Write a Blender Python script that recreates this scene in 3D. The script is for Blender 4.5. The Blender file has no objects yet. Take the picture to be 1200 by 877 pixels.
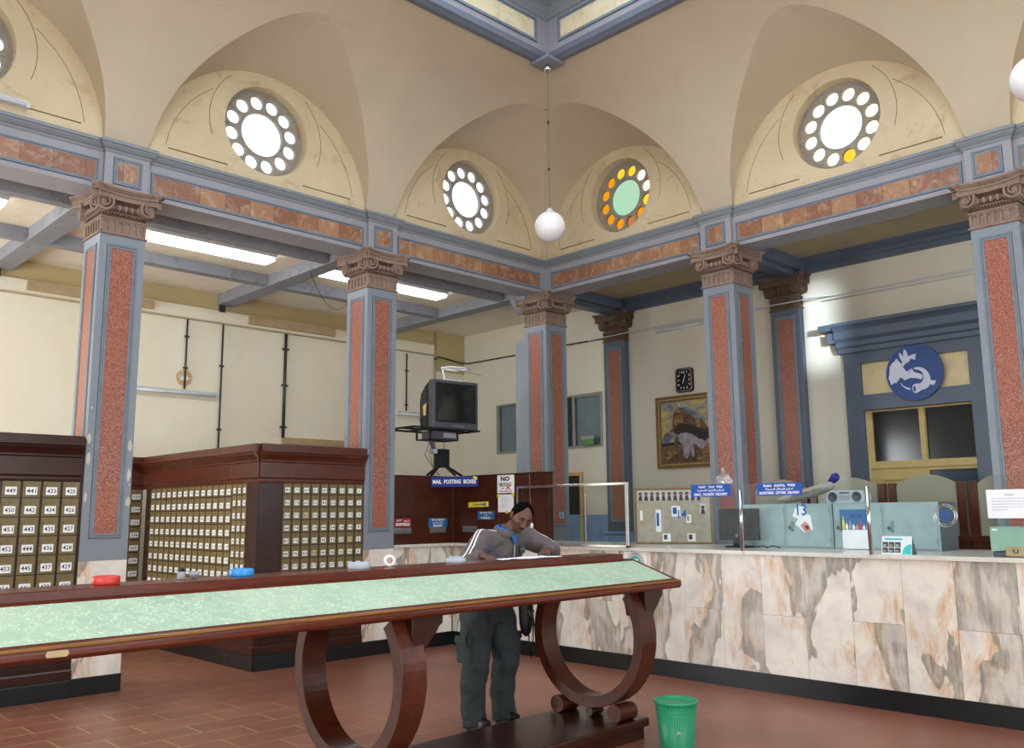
import bpy, math, random
from mathutils import Vector, Matrix, geometry
PI = math.pi
R = math.radians
scn = bpy.context.scene
COL = scn.collection
random.seed(7)

# ------------------------------------------------------------------ camera
def cam_basis(yaw, pitch, roll):
    f = Vector((math.cos(yaw)*math.cos(pitch), math.sin(yaw)*math.cos(pitch), math.sin(pitch)))
    r = Vector((math.sin(yaw), -math.cos(yaw), 0)); u = r.cross(f)
    r2 = r*math.cos(roll) + u*math.sin(roll); u2 = -r*math.sin(roll) + u*math.cos(roll)
    return r2, u2, f
cr, cu, cf = cam_basis(R(45.763), R(8.948), R(-0.484))
cd = bpy.data.cameras.new('camera'); cam = bpy.data.objects.new('camera', cd); COL.objects.link(cam)
m = Matrix((cr, cu, -cf)).transposed().to_4x4(); m.translation = Vector((-9.1759, -8.7075, 1.6)); cam.matrix_world = m
cd.sensor_width = 36.0; cd.lens = 36.0*1037.65/1200.0; cd.clip_start = 0.05
scn.camera = cam

# ------------------------------------------------------------------ world, lights, exposure
scn.view_settings.view_transform = 'Standard'; scn.view_settings.look = 'None'
scn.view_settings.exposure = 0.0; scn.view_settings.gamma = 1.0
scn.view_settings.use_curve_mapping = False
try:
    scn.cycles.use_denoising = True
    scn.cycles.max_bounces = 10; scn.cycles.diffuse_bounces = 6; scn.cycles.transparent_max_bounces = 16
    scn.cycles.sample_clamp_indirect = 6.0
except Exception: pass
w = bpy.data.worlds.new('sky'); scn.world = w; w.use_nodes = True
wn = w.node_tree.nodes; bg = wn['Background']
bg.inputs[0].default_value = (0.94, 0.97, 1.0, 1); bg.inputs[1].default_value = 2.6

def area(name, loc, target, sx, sy, power, color=(1, 1, 1)):
    l = bpy.data.lights.new(name, 'AREA'); l.shape = 'RECTANGLE'; l.size = sx; l.size_y = sy
    l.energy = power; l.color = color
    o = bpy.data.objects.new(name, l); COL.objects.link(o); o.location = loc
    d = Vector(target) - Vector(loc); o.rotation_euler = d.to_track_quat('-Z', 'Y').to_euler()
    return o
area('skylight_daylight', (-6.0, -6.0, 8.35), (-6.0, -6.0, 0), 7.6, 7.6, 265, (1.0, 0.97, 0.92))
area('aisle_window_daylight', (-11.6, 2.3, 2.2), (0, 3.0, 1.6), 2.4, 2.6, 300, (0.93, 0.97, 1.0))
area('right_window_daylight', (1.1, -11.6, 2.8), (1.3, 0, 3.0), 1.2, 3.0, 70, (0.62, 0.8, 1.0))
area('west_fill_light', (-11.7, -6.5, 2.4), (0, -4, 2.6), 6.0, 3.4, 130, (1.0, 0.96, 0.9))  # added fill lamp out of view; no entrance is known here
area('south_fill_light', (-6.5, -11.7, 2.4), (-4, 0, 2.6), 6.0, 3.4, 120, (1.0, 0.96, 0.9))  # second added fill lamp behind the camera, not a known doorway

sun_patch = area('high_window_beam', (-6.0, -11.9, 3.7), (1.95, -3.22, 4.05), 0.22, 1.1, 2.6, (0.72, 0.86, 1.0))
sun_patch.data.spread = R(2.5)

# ------------------------------------------------------------------ mesh builder
class MB:
    def __init__(s, M=None):
        s.v = []; s.f = []; s.mi = []; s.at = []; s.M = M or Matrix.Identity(4); s.m = 0; s.a = 0.0; s.sm = []; s.smooth = False
    def add(s, vs, fs, M=None):
        o = len(s.v); T = s.M @ M if M is not None else s.M
        s.v += [T @ Vector(p) for p in vs]
        for f in fs:
            s.f.append([i+o for i in f]); s.mi.append(s.m); s.at.append(s.a); s.sm.append(s.smooth)
        return s
    def box(s, x0, x1, y0, y1, z0, z1, M=None):
        vs = [(x, y, z) for x in (x0, x1) for y in (y0, y1) for z in (z0, z1)]
        return s.add(vs, [(0,1,3,2),(4,6,7,5),(0,4,5,1),(2,3,7,6),(0,2,6,4),(1,5,7,3)], M)
    def cb(s, c, d, M=None):
        return s.box(c[0]-d[0]/2, c[0]+d[0]/2, c[1]-d[1]/2, c[1]+d[1]/2, c[2]-d[2]/2, c[2]+d[2]/2, M)
    def plate(s, outer, z0, z1, holes=(), M=None):
        """polygon in local xy (with holes) extruded z0..z1"""
        loops = [[Vector((p[0], p[1], 0)) for p in outer]] + [[Vector((p[0], p[1], 0)) for p in h] for h in holes]
        tris = geometry.tessellate_polygon(loops)
        flat = [p for l in loops for p in l]; n = len(flat)
        vs = [(p.x, p.y, z1) for p in flat] + [(p.x, p.y, z0) for p in flat]
        fs = []
        for t in tris:
            a, b, c = [flat[i] for i in t]
            if (b-a).cross(c-a).z < 0: t = (t[0], t[2], t[1])
            fs.append(tuple(t)); fs.append((t[2]+n, t[1]+n, t[0]+n))
        i = 0
        for k, l in enumerate(loops):
            L = len(l); area2 = sum(l[j].x*l[(j+1) % L].y - l[(j+1) % L].x*l[j].y for j in range(L))
            ccw = (area2 > 0) == (k == 0)
            for j in range(L):
                a, b = i+j, i+(j+1) % L
                fs.append((b, a, a+n, b+n) if ccw else (a, b, b+n, a+n))
            i += L
        return s.add(vs, fs, M)
    def lathe(s, prof, n=24, M=None, cap=True):
        vs = []; fs = []
        for r, z in prof:
            for k in range(n):
                a = 2*PI*k/n; vs.append((r*math.cos(a), r*math.sin(a), z))
        for i in range(len(prof)-1):
            for k in range(n):
                k2 = (k+1) % n; fs.append((i*n+k, i*n+k2, (i+1)*n+k2, (i+1)*n+k))
        if cap:
            if prof[0][0] > 1e-5: fs.append(tuple(range(n-1, -1, -1)))
            if prof[-1][0] > 1e-5: fs.append(tuple(range((len(prof)-1)*n, len(prof)*n)))
        return s.add(vs, fs, M)
    def cyl(s, p, q, r, n=16, r2=None):
        p = Vector(p); q = Vector(q); d = q-p; T = Matrix.Translation(p) @ d.to_track_quat('Z', 'Y').to_matrix().to_4x4()
        return s.lathe([(r, 0), (r if r2 is None else r2, d.length)], n, T)
    def tube(s, path, rad, n=8, flat=None, up=None, closed=False):
        """swept tube; rad number or list of (a,b) / r"""
        P = [Vector(p) for p in path]; N = len(P); vs = []; fs = []
        prev = None
        for i in range(N):
            if closed: t = P[(i+1) % N]-P[i-1]
            else: t = P[min(i+1, N-1)]-P[max(i-1, 0)]
            t.normalize()
            if up is not None: ref = Vector(up)
            else: ref = prev if prev is not None else (Vector((0, 0, 1)) if abs(t.z) < .9 else Vector((0, 1, 0)))
            b = (ref - t*ref.dot(t)).normalized(); a = b.cross(t)
            prev = b
            r = rad[i] if isinstance(rad, (list, tuple)) else rad
            ra, rb = r if isinstance(r, (list, tuple)) else (r, r)
            for k in range(n):
                an = 2*PI*k/n; vs.append(P[i] + a*(ra*math.cos(an)) + b*(rb*math.sin(an)))
        M_ = N if closed else N-1
        for i in range(M_):
            j = (i+1) % N
            for k in range(n):
                k2 = (k+1) % n; fs.append((i*n+k, i*n+k2, j*n+k2, j*n+k))
        if not closed:
            fs.append(tuple(range(n-1, -1, -1))); fs.append(tuple(range((N-1)*n, N*n)))
        return s.add(vs, fs)
    def ball(s, c, r, n=16, mm=10, M=None):
        rx, ry, rz = r if isinstance(r, (list, tuple)) else (r, r, r)
        vs = [(0, 0, -1)]; fs = []
        for i in range(1, mm):
            ph = -PI/2 + PI*i/mm
            for k in range(n):
                a = 2*PI*k/n; vs.append((math.cos(ph)*math.cos(a), math.cos(ph)*math.sin(a), math.sin(ph)))
        vs.append((0, 0, 1)); T = Matrix.Translation(c) @ Matrix.Diagonal((rx, ry, rz, 1))
        for k in range(n): fs.append((0, 1+(k+1) % n, 1+k))
        for i in range(mm-2):
            for k in range(n):
                k2 = (k+1) % n; fs.append((1+i*n+k, 1+i*n+k2, 1+(i+1)*n+k2, 1+(i+1)*n+k))
        L = 1+(mm-2)*n
        for k in range(n): fs.append((L+k, L+(k+1) % n, len(vs)-1))
        return s.add(vs, fs, (M @ T) if M is not None else T)
    def sweep(s, path, prof, closed=False):
        """profile (out, z) swept along a horizontal polyline with mitred corners; out = to the right of travel"""
        P = [Vector((p[0], p[1])) for p in path]; N = len(P); K = len(prof); vs = []; fs = []
        for i in range(N):
            dirs = []
            if closed or i > 0: dirs.append((P[i]-P[i-1]).normalized())
            if closed or i < N-1: dirs.append((P[(i+1) % N]-P[i]).normalized())
            ns = [Vector((d.y, -d.x)) for d in dirs]
            n = sum(ns, Vector((0, 0))).normalized(); k = 1/max(.3, n.dot(ns[0]))
            for o, z in prof: vs.append((P[i].x+n.x*o*k, P[i].y+n.y*o*k, z))
        for i in range(N if closed else N-1):
            j = (i+1) % N
            for q in range(K):
                q2 = (q+1) % K; fs.append((i*K+q, i*K+q2, j*K+q2, j*K+q))
        if not closed:
            fs.append(tuple(range(K))); fs.append(tuple(range(N*K-1, (N-1)*K-1, -1)))
        return s.add(vs, fs)
    def frame(s, x0, x1, y0, y1, w, z0, z1, M=None):
        """rectangular ring in local xy"""
        s.plate([(x0, y0), (x1, y0), (x1, y1), (x0, y1)], z0, z1, [[(x0+w, y0+w), (x1-w, y0+w), (x1-w, y1-w), (x0+w, y1-w)]], M)
        return s
    def build(s, name, mat, parent=None, bevel=0, loc=None, smooth=None, recalc=True, sub=0):
        me = bpy.data.meshes.new(name); me.from_pydata([tuple(p) for p in s.v], [], s.f)
        mats = mat if isinstance(mat, (list, tuple)) else [mat]
        for k in mats: me.materials.append(k)
        me.polygons.foreach_set('material_index', s.mi)
        sm = s.sm if smooth is None else [smooth]*len(s.f)
        me.polygons.foreach_set('use_smooth', sm)
        if any(s.at):
            a = me.attributes.new('slab', 'FLOAT', 'FACE'); a.data.foreach_set('value', s.at)
        me.update()
        if recalc:
            import bmesh
            bm = bmesh.new(); bm.from_mesh(me); bmesh.ops.recalc_face_normals(bm, faces=bm.faces); bm.to_mesh(me); bm.free()
        o = bpy.data.objects.new(name, me); COL.objects.link(o)
        if parent is not None: o.parent = parent
        if loc is not None: o.location = loc
        if bevel:
            b = o.modifiers.new('bevel', 'BEVEL'); b.width = bevel; b.segments = 2; b.limit_method = 'ANGLE'; b.angle_limit = R(35)
        if sub:
            b = o.modifiers.new('sub', 'SUBSURF'); b.levels = sub; b.render_levels = sub
        return o

def tag(o, label=None, cat=None, group=None, kind=None):
    if label: o['label'] = label
    if cat: o['category'] = cat
    if group: o['group'] = group
    if kind: o['kind'] = kind
    return o
def empty(name, loc=(0, 0, 0), rz=0.0, label=None, cat=None, group=None, kind=None):
    o = bpy.data.objects.new(name, None); COL.objects.link(o); o.location = loc; o.rotation_euler = (0, 0, rz)
    o.empty_display_size = .1
    return tag(o, label, cat, group, kind)
def copy_tree(o, parent=None):
    c = o.copy(); COL.objects.link(c)
    if parent is not None: c.parent = parent
    for ch in list(o.children): copy_tree(ch, c)
    return c
def FY(x, y, z):   # local x -> +X, local y -> up, local z -> out towards -Y
    return Matrix(((1,0,0,x),(0,0,-1,y),(0,1,0,z),(0,0,0,1)))
def FX(x, y, z):   # local x -> -Y (to the viewer's right), local y -> up, local z -> out towards -X
    return Matrix(((0,0,-1,x),(-1,0,0,y),(0,1,0,z),(0,0,0,1)))
def circle(r, n=24, cx=0, cy=0, ph=0): return [(cx+r*math.cos(2*PI*k/n+ph), cy+r*math.sin(2*PI*k/n+ph)) for k in range(n)]
def rect(x0, x1, y0, y1): return [(x0, y0), (x1, y0), (x1, y1), (x0, y1)]

_tc = {}
def text2d(t, bold=0.0):
    key = t
    if (t, bold) in _tc: return _tc[(t, bold)]
    cu_ = bpy.data.curves.new('t', 'FONT'); cu_.body = t; cu_.size = 1.0; cu_.resolution_u = 2; cu_.offset = bold
    o = bpy.data.objects.new('t', cu_); COL.objects.link(o)
    dg = bpy.context.evaluated_depsgraph_get(); dg.update()
    me = o.evaluated_get(dg).to_mesh()
    vs = [(v.co.x, v.co.y) for v in me.vertices]; fs = [tuple(p.vertices) for p in me.polygons]
    bpy.data.objects.remove(o); bpy.data.curves.remove(cu_)
    if vs:
        x0 = min(v[0] for v in vs); x1 = max(v[0] for v in vs); y0 = min(v[1] for v in vs); y1 = max(v[1] for v in vs)
    else: x0 = x1 = y0 = y1 = 0
    _tc[(t, bold)] = (vs, fs, x0, x1, y0, y1); return _tc[(t, bold)]
def put_text(mb, t, cx, cy, wmax, h, z, M=None, mi=None, bold=.012):
    """text fitted into wmax x h, centred on (cx, cy), lying at local z"""
    vs, fs, x0, x1, y0, y1 = text2d(t, bold)
    if not vs: return
    sy = h/max(y1-y0, 1e-6); sx = wmax/max(x1-x0, 1e-6); sx = min(sy*1.35, sx)
    if mi is not None: old = mb.m; mb.m = mi
    mb.add([((v[0]-(x0+x1)/2)*sx+cx, (v[1]-(y0+y1)/2)*sy+cy, z) for v in vs], fs, M)
    if mi is not None: mb.m = old
AR = {'ا':('\uFE8D','\uFE8E',None,None),'ب':('\uFE8F','\uFE90','\uFE91','\uFE92'),'ة':('\uFE93','\uFE94',None,None),'ت':('\uFE95','\uFE96','\uFE97','\uFE98'),
 'ج':('\uFE9D','\uFE9E','\uFE9F','\uFEA0'),'خ':('\uFEA5','\uFEA6','\uFEA7','\uFEA8'),'د':('\uFEA9','\uFEAA',None,None),'ر':('\uFEAD','\uFEAE',None,None),
 'س':('\uFEB1','\uFEB2','\uFEB3','\uFEB4'),'ص':('\uFEB9','\uFEBA','\uFEBB','\uFEBC'),'ط':('\uFEC1','\uFEC2','\uFEC3','\uFEC4'),'غ':('\uFECD','\uFECE','\uFECF','\uFED0'),
 'ل':('\uFEDD','\uFEDE','\uFEDF','\uFEE0'),'م':('\uFEE1','\uFEE2','\uFEE3','\uFEE4'),'ي':('\uFEF1','\uFEF2','\uFEF3','\uFEF4'),'و':('\uFEED','\uFEEE',None,None),
 'ع':('\uFEC9','\uFECA','\uFECB','\uFECC'),'ئ':('\uFE89','\uFE8A','\uFE8B','\uFE8C')}
def arabic(t):
    out = []
    for w_ in t.split(' '):
        r_ = ''
        for i, ch in enumerate(w_):
            if ch not in AR: r_ += ch; continue
            pj = i > 0 and w_[i-1] in AR and AR[w_[i-1]][2] is not None
            nj = i < len(w_)-1 and w_[i+1] in AR and AR[ch][2] is not None
            r_ += AR[ch][3] if (pj and nj) else AR[ch][1] if pj else AR[ch][2] if nj else AR[ch][0]
        out.append(r_[::-1])
    return ' '.join(out[::-1])

# ------------------------------------------------------------------ materials
def lin(h):
    h = h.lstrip('#'); c = [int(h[i:i+2], 16)/255 for i in (0, 2, 4)]
    return tuple((x/12.92 if x <= .04045 else ((x+.055)/1.055)**2.4) for x in c) + (1,)
def mix(a, b, t): return tuple(a[i]*(1-t)+b[i]*t for i in range(3)) + (1,)
class NT:
    def __init__(s, name):
        s.mat = bpy.data.materials.new(name); s.mat.use_nodes = True; s.t = s.mat.node_tree; s.n = s.t.nodes; s.b = s.n['Principled BSDF']
        s.tc = None
    def node(s, typ, **k):
        n = s.n.new(typ)
        for a, v in k.items(): setattr(n, a, v)
        return n
    def l(s, a, b): s.t.links.new(a, b)
    def co(s, scale=(1, 1, 1), rot=(0, 0, 0), obj=True):
        if s.tc is None: s.tc = s.node('ShaderNodeTexCoord')
        mp = s.node('ShaderNodeMapping'); mp.inputs['Scale'].default_value = scale; mp.inputs['Rotation'].default_value = rot
        s.l(s.tc.outputs['Object'], mp.inputs['Vector']); return mp.outputs['Vector']
    def noise(s, vec, scale, detail=4, rough=.5, dist=0):
        n = s.node('ShaderNodeTexNoise'); n.inputs['Scale'].default_value = scale; n.inputs['Detail'].default_value = detail
        n.inputs['Roughness'].default_value = rough; n.inputs['Distortion'].default_value = dist; s.l(vec, n.inputs['Vector']); return n.outputs['Fac']
    def ramp(s, fac, stops, interp='LINEAR'):
        r = s.node('ShaderNodeValToRGB'); r.color_ramp.interpolation = interp
        e = r.color_ramp.elements
        while len(e) < len(stops): e.new(.5)
        for q, (p, c) in zip(e, stops): q.position = p; q.color = c
        s.l(fac, r.inputs[0]); return r.outputs[0]
    def mix(s, fac, a, b, typ='MIX'):
        n = s.node('ShaderNodeMixRGB', blend_type=typ)
        for i, x in enumerate((fac, a, b)):
            if hasattr(x, 'is_output') or hasattr(x, 'links'): s.l(x, n.inputs[i])
            else: n.inputs[i].default_value = x
        return n.outputs[0]
    def math(s, op, a, b=0.0):
        n = s.node('ShaderNodeMath', operation=op)
        for i, x in enumerate((a, b)):
            if hasattr(x, 'links'): s.l(x, n.inputs[i])
            else: n.inputs[i].default_value = x
        return n.outputs[0]
    def color(s, x):
        if hasattr(x, 'links'): s.l(x, s.b.inputs['Base Color'])
        else: s.b.inputs['Base Color'].default_value = x
        return s
    def rough(s, r, spec=None):
        s.b.inputs['Roughness'].default_value = r
        if spec is not None: s.b.inputs['Specular IOR Level'].default_value = spec
        return s
    def bump(s, h, strength=.3, dist=.01):
        n = s.node('ShaderNodeBump'); n.inputs['Strength'].default_value = strength; n.inputs['Distance'].default_value = dist
        s.l(h, n.inputs['Height']); s.l(n.outputs[0], s.b.inputs['Normal']); return s
def plain(name, hexc, rough=.6, metal=0, spec=None, var=.06, vs=6):
    t = NT(name); c = lin(hexc)
    if var:
        f = t.noise(t.co(), vs, 3); t.color(t.ramp(f, [(.3, tuple(x*(1-var*2) for x in c[:3])+(1,)), (.7, tuple(min(1, x*(1+var*1.5)) for x in c[:3])+(1,))]))
    else: t.color(c)
    t.rough(rough, spec); t.b.inputs['Metallic'].default_value = metal
    return t.mat
def mottled(name, base, other, stain, rough=.85, scale=1.1, st=(.62, .78), bump=.05):
    t = NT(name); v = t.co()
    a = t.noise(v, scale, 6, .6, .4); col = t.ramp(a, [(.35, lin(base)), (.7, lin(other))])
    b = t.noise(v, scale*2.3, 8, .7, .8); k = t.ramp(b, [(st[0], (0, 0, 0, 1)), (st[1], (1, 1, 1, 1))])
    col = t.mix(k, col, lin(stain)); t.color(col).rough(rough)
    t.bump(t.noise(v, 14, 6, .6), bump, .01); return t.mat
M = {}
M['vault'] = mottled('vault_plaster', '#ccbea6', '#c2b49c', '#b0a186', .9, .8, (.60, .85))
M['lunette'] = mottled('lunette_plaster', '#dac9a8', '#cfbd9b', '#ad9269', .9, 1.6, (.55, .80))
M['wall'] = mottled('aisle_wall_plaster', '#f3ecd8', '#ece2c6', '#d8c8a0', .85, .7, (.60, .9))
M['wall_up'] = mottled('upper_wall_plaster', '#cbb98a', '#bfae7e', '#8f7d52', .9, 1.0, (.55, .8))
M['wall_r'] = mottled('right_wall_plaster', '#dcd6c4', '#d4cfbf', '#c4b99c', .8, .6, (.62, .9))
M['ceil'] = mottled('aisle_ceiling_plaster', '#ebe3d4', '#e0d5c0', '#9a7a48', .9, 1.3, (.70, .80))
M['ceil_dirty'] = mottled('stained_ceiling_plaster', '#e6dcc8', '#dccfb4', '#7f6644', .9, 3.0, (.62, .74))
M['ceil_r'] = mottled('yellowed_ceiling', '#b8aa8a', '#ab9d7d', '#84683c', .9, 1.5, (.64, .76))
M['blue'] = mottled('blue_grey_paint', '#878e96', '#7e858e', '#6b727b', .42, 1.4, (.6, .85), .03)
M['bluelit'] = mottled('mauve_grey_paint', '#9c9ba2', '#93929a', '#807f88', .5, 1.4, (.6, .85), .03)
M['mould'] = plain('moulding_blue', '#76838f', .35)
M['bluedk'] = mottled('dark_blue_paint', '#586474', '#505c6c', '#444f5e', .4, 1.4, (.6, .85), .03)
M['beamgrey'] = mottled('dusty_beam_paint', '#90939a', '#82858d', '#544f48', .7, 2.2, (.55, .75))
M['dado'] = plain('blue_dado_paint', '#7c9ec4', .5)
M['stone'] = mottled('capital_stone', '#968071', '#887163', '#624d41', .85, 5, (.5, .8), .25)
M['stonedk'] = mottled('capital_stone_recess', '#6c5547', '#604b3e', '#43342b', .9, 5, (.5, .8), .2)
M['black'] = plain('black_marble_plinth', '#14171a', .28)
M['brass'] = mottled('aged_brass', '#7d6d45', '#6f603c', '#54472b', .45, 9, (.5, .8), .02)
M['label'] = plain('label_white', '#f2f4f4', .4, var=.02)
M['label2'] = plain('label_cream', '#d9c7a4', .5, var=.05)
M['ink'] = plain('black_ink', '#16161a', .5, var=0)
M['glassp'] = None
def granite():
    t = NT('red_granite'); v = t.co()
    a = t.noise(v, 75, 3, .8); c = t.ramp(a, [(.34, lin('#6c382c')), (.5, lin('#97594a')), (.66, lin('#c08c78'))])
    # slabs of slightly different tone stacked up the shaft
    sp = t.node('ShaderNodeSeparateXYZ'); t.l(t.co(), sp.inputs[0])
    wn_ = t.node('ShaderNodeTexWhiteNoise', noise_dimensions='1D'); t.l(t.math('FLOOR', t.math('MULTIPLY', sp.outputs[2], 2.1)), wn_.inputs['W'])
    c = t.mix(t.math('MULTIPLY', wn_.outputs[0], .30), c, lin('#a8644e'))
    t.color(c).rough(.3); return t.mat
M['granite'] = granite()
def frieze():
    t = NT('frieze_marble_tiles'); v = t.co()
    sp = t.node('ShaderNodeSeparateXYZ'); t.l(v, sp.inputs[0])
    u = t.math('ADD', sp.outputs[0], sp.outputs[1]); k = t.math('MULTIPLY', u, 3.45)
    wn_ = t.node('ShaderNodeTexWhiteNoise', noise_dimensions='1D'); t.l(t.math('FLOOR', k), wn_.inputs['W'])
    c = t.ramp(wn_.outputs[0], [(0, lin('#895c46')), (.5, lin('#996b4f')), (1, lin('#aa8160'))])
    a = t.noise(v, 7, 6, .65, 1.2); c = t.mix(t.ramp(a, [(.48, (0, 0, 0, 1)), (.72, (.6, .6, .6, 1))]), c, lin('#cdb499'))
    fr = t.math('FRACT', k); j = t.math('LESS_THAN', fr, .02); c = t.mix(j, c, lin('#6c4636'))
    t.color(c).rough(.35); return t.mat
M['frieze'] = frieze()
def marble():
    t = NT('veined_marble'); v = t.co()
    at_ = t.node('ShaderNodeAttribute', attribute_name='slab'); f = at_.outputs['Fac']
    cmb = t.node('ShaderNodeCombineXYZ')
    for i, k in enumerate((7.3, 13.7, 3.1)): t.l(t.math('MULTIPLY', f, k), cmb.inputs[i])
    ad = t.node('ShaderNodeVectorMath', operation='ADD'); t.l(v, ad.inputs[0]); t.l(cmb.outputs[0], ad.inputs[1]); V = ad.outputs[0]
    sp = t.node('ShaderNodeSeparateXYZ'); t.l(v, sp.inputs[0]); u = t.math('ADD', sp.outputs[0], sp.outputs[1])
    tilt = t.math('MULTIPLY', t.math('SUBTRACT', t.math('FRACT', t.math('MULTIPLY', f, 3.7)), .45), 5.5)
    def sc(sx, sz):
        mp = t.node('ShaderNodeMapping'); mp.inputs['Scale'].default_value = (sx, sx, sz); t.l(V, mp.inputs['Vector']); return mp.outputs[0]
    wob = t.noise(sc(2.0, 1.0), 1.3, 3, .55, .4)
    ph = t.math('ADD', t.math('ADD', t.math('MULTIPLY', u, 7.5), t.math('MULTIPLY', sp.outputs[2], tilt)), t.math('ADD', t.math('MULTIPLY', wob, 9.0), t.math('MULTIPLY', f, 2.3)))
    B = t.math('SINE', ph); P = t.math('SINE', t.math('ADD', ph, -1.25))
    fine = t.noise(sc(9, 1.6), 3.0, 6, .7, .5); soft = t.noise(sc(2, 2), 2.2, 6, .6, .3)
    base = t.ramp(soft, [(.3, lin('#d3cbc4')), (.6, lin('#ece5da')), (.75, lin('#ecd8be'))])
    pm = t.mix(1.0, t.ramp(P, [(.25, (0, 0, 0, 1)), (.85, (1, 1, 1, 1))]), t.ramp(t.noise(sc(5, 2), 2.0, 6, .7, .6), [(.42, (0, 0, 0, 1)), (.62, (.95, .95, .95, 1))]), 'MULTIPLY')
    c = t.mix(pm, base, t.ramp(fine, [(.35, lin('#cb9c72')), (.65, lin('#e4c2a0'))]))
    gm = t.ramp(t.math('ADD', B, t.math('MULTIPLY', t.math('SUBTRACT', fine, .5), .28)), [(.28, (0, 0, 0, 1)), (.42, (.9, .9, .9, 1)), (.80, (.75, .75, .75, 1)), (.98, (.35, .35, .35, 1))])
    c = t.mix(gm, c, t.ramp(fine, [(.34, lin('#77767a')), (.5, lin('#989082')), (.66, lin('#b9ad98'))]))
    t.color(c).rough(.25); return t.mat
M['marble'] = marble()
M['marbletop'] = mottled('marble_worktop', '#dcd8d0', '#cfcac0', '#b3ac9e', .2, 4, (.55, .75), 0)
def wood(name, dark, mid, rough=.32, sc=(1, 1, 1), coat=.12):
    t = NT(name); v = t.co(sc)
    a = t.noise(v, 3.5, 5, .6, 1.5); b = t.noise(t.co((sc[0]*8, sc[1]*8, sc[2]*1.2) if sc == (1, 1, 1) else (sc[0]*2, sc[1]*2, sc[2]*2)), 6, 4, .6, .3)
    c = t.ramp(a, [(.3, lin(dark)), (.7, lin(mid))]); c = t.mix(.35, c, t.ramp(b, [(.35, lin(dark)), (.7, lin(mid))]))
    t.color(c).rough(rough); t.b.inputs['Coat Weight'].default_value = coat; t.b.inputs['Coat Roughness'].default_value = .15; t.b.inputs['Specular IOR Level'].default_value = .3
    return t.mat
M['wood'] = wood('mahogany', '#35160c', '#602d1a')
M['woodx'] = wood('mahogany_long_grain', '#42190f', '#6d3120', .25, (.5, 6, 6))
M['woodgold'] = wood('worn_wood_edge', '#6a421e', '#94662e', .3, (.5, 6, 6))
M['wooddk'] = wood('dark_mahogany', '#27110d', '#411f16', .3)
M['woodred'] = wood('red_mahogany_panel', '#33160d', '#502512', .25)
M['crown'] = wood('cabinet_crown_wood', '#3a1911', '#673522', .3, (1.5, 1.5, 6))
def floor():
    t = NT('red_brown_floor'); v = t.co()
    a = t.noise(v, .9, 6, .6, .6); c = t.ramp(a, [(.3, lin('#734433')), (.55, lin('#855240')), (.75, lin('#94614a'))])
    br = t.node('ShaderNodeTexBrick'); t.l(v, br.inputs['Vector']); br.inputs['Scale'].default_value = 1.0
    br.inputs['Brick Width'].default_value = .60; br.inputs['Row Height'].default_value = .30; br.inputs['Mortar Size'].default_value = .006
    br.inputs['Color1'].default_value = (0, 0, 0, 1); br.inputs['Color2'].default_value = (.12, .12, .12, 1); br.inputs['Mortar'].default_value = (1, 1, 1, 1)
    mk = t.noise(v, .35, 3, .5); mk = t.ramp(mk, [(.36, (.15, .15, .15, 1)), (.56, (.9, .9, .9, 1))])
    sx = t.node('ShaderNodeSeparateXYZ'); t.l(v, sx.inputs[0]); zone = t.ramp(t.math('ADD', t.math('MULTIPLY', sx.outputs[0], -.5), -1.9), [(0, (.04, .04, .04, 1)), (.35, (1, 1, 1, 1))]); mk = t.mix(1.0, mk, zone, 'MULTIPLY')
    f = t.mix(1.0, br.outputs[0], mk, 'MULTIPLY'); c = t.mix(f, c, lin('#b98e6c'))
    s2 = t.noise(v, 5, 7, .7, .5); c = t.mix(t.ramp(s2, [(.55, (0, 0, 0, 1)), (.8, (.35, .35, .35, 1))]), c, lin('#6f4233'))
    t.color(c).rough(.38); t.bump(t.noise(v, 3, 3), .05, .01); return t.mat
M['floor'] = floor()
def laminate():
    t = NT('green_flecked_laminate'); v = t.co((1, 1, 1))
    n1 = t.noise(v, 30, 1, .4, 1.8); d = t.math('ABSOLUTE', t.math('SUBTRACT', n1, .5)); f = t.math('LESS_THAN', d, .03)
    m2 = t.noise(v, 22, 2); f = t.math('MULTIPLY', f, t.math('GREATER_THAN', m2, .46))
    base = t.ramp(t.noise(v, 3, 3), [(.3, lin('#9cb59c')), (.7, lin('#b2c8ae'))])
    t.color(t.mix(t.math('MULTIPLY', f, .8), base, lin('#d8ead0'))).rough(.35); return t.mat
M['laminate'] = laminate()
def glass(name, tint, rough=.0, mixf=.12, diff=None, dfac=.0):
    t = NT(name); n = t.n; n.remove(t.b)
    tr = t.node('ShaderNodeBsdfTransparent'); tr.inputs[0].default_value = tint
    gl = t.node('ShaderNodeBsdfGlossy'); gl.inputs['Roughness'].default_value = .05
    ms = t.node('ShaderNodeMixShader'); ms.inputs[0].default_value = mixf
    t.l(tr.outputs[0], ms.inputs[1]); t.l(gl.outputs[0], ms.inputs[2]); out = ms.outputs[0]
    if diff:
        d = t.node('ShaderNodeBsdfDiffuse'); d.inputs[0].default_value = diff
        m2 = t.node('ShaderNodeMixShader'); m2.inputs[0].default_value = dfac; t.l(out, m2.inputs[1]); t.l(d.outputs[0], m2.inputs[2]); out = m2.outputs[0]
    t.l(out, n['Material Output'].inputs[0]); return t.mat
M['glass'] = glass('clear_screen_glass', (.95, .97, .96, 1), mixf=.002)
M['glassd'] = glass('dusty_glass', (.55, .62, .62, 1), mixf=.1, diff=lin('#8f9a98'), dfac=.35)
M['arch'] = glass('frosted_partition', (.6, .6, .52, 1), mixf=.04, diff=lin('#a09d8c'), dfac=.82)
M['filmy'] = glass('filmy_plastic', (.8, .8, .8, 1), mixf=.15, diff=lin('#d8d8d4'), dfac=.3)
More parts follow.
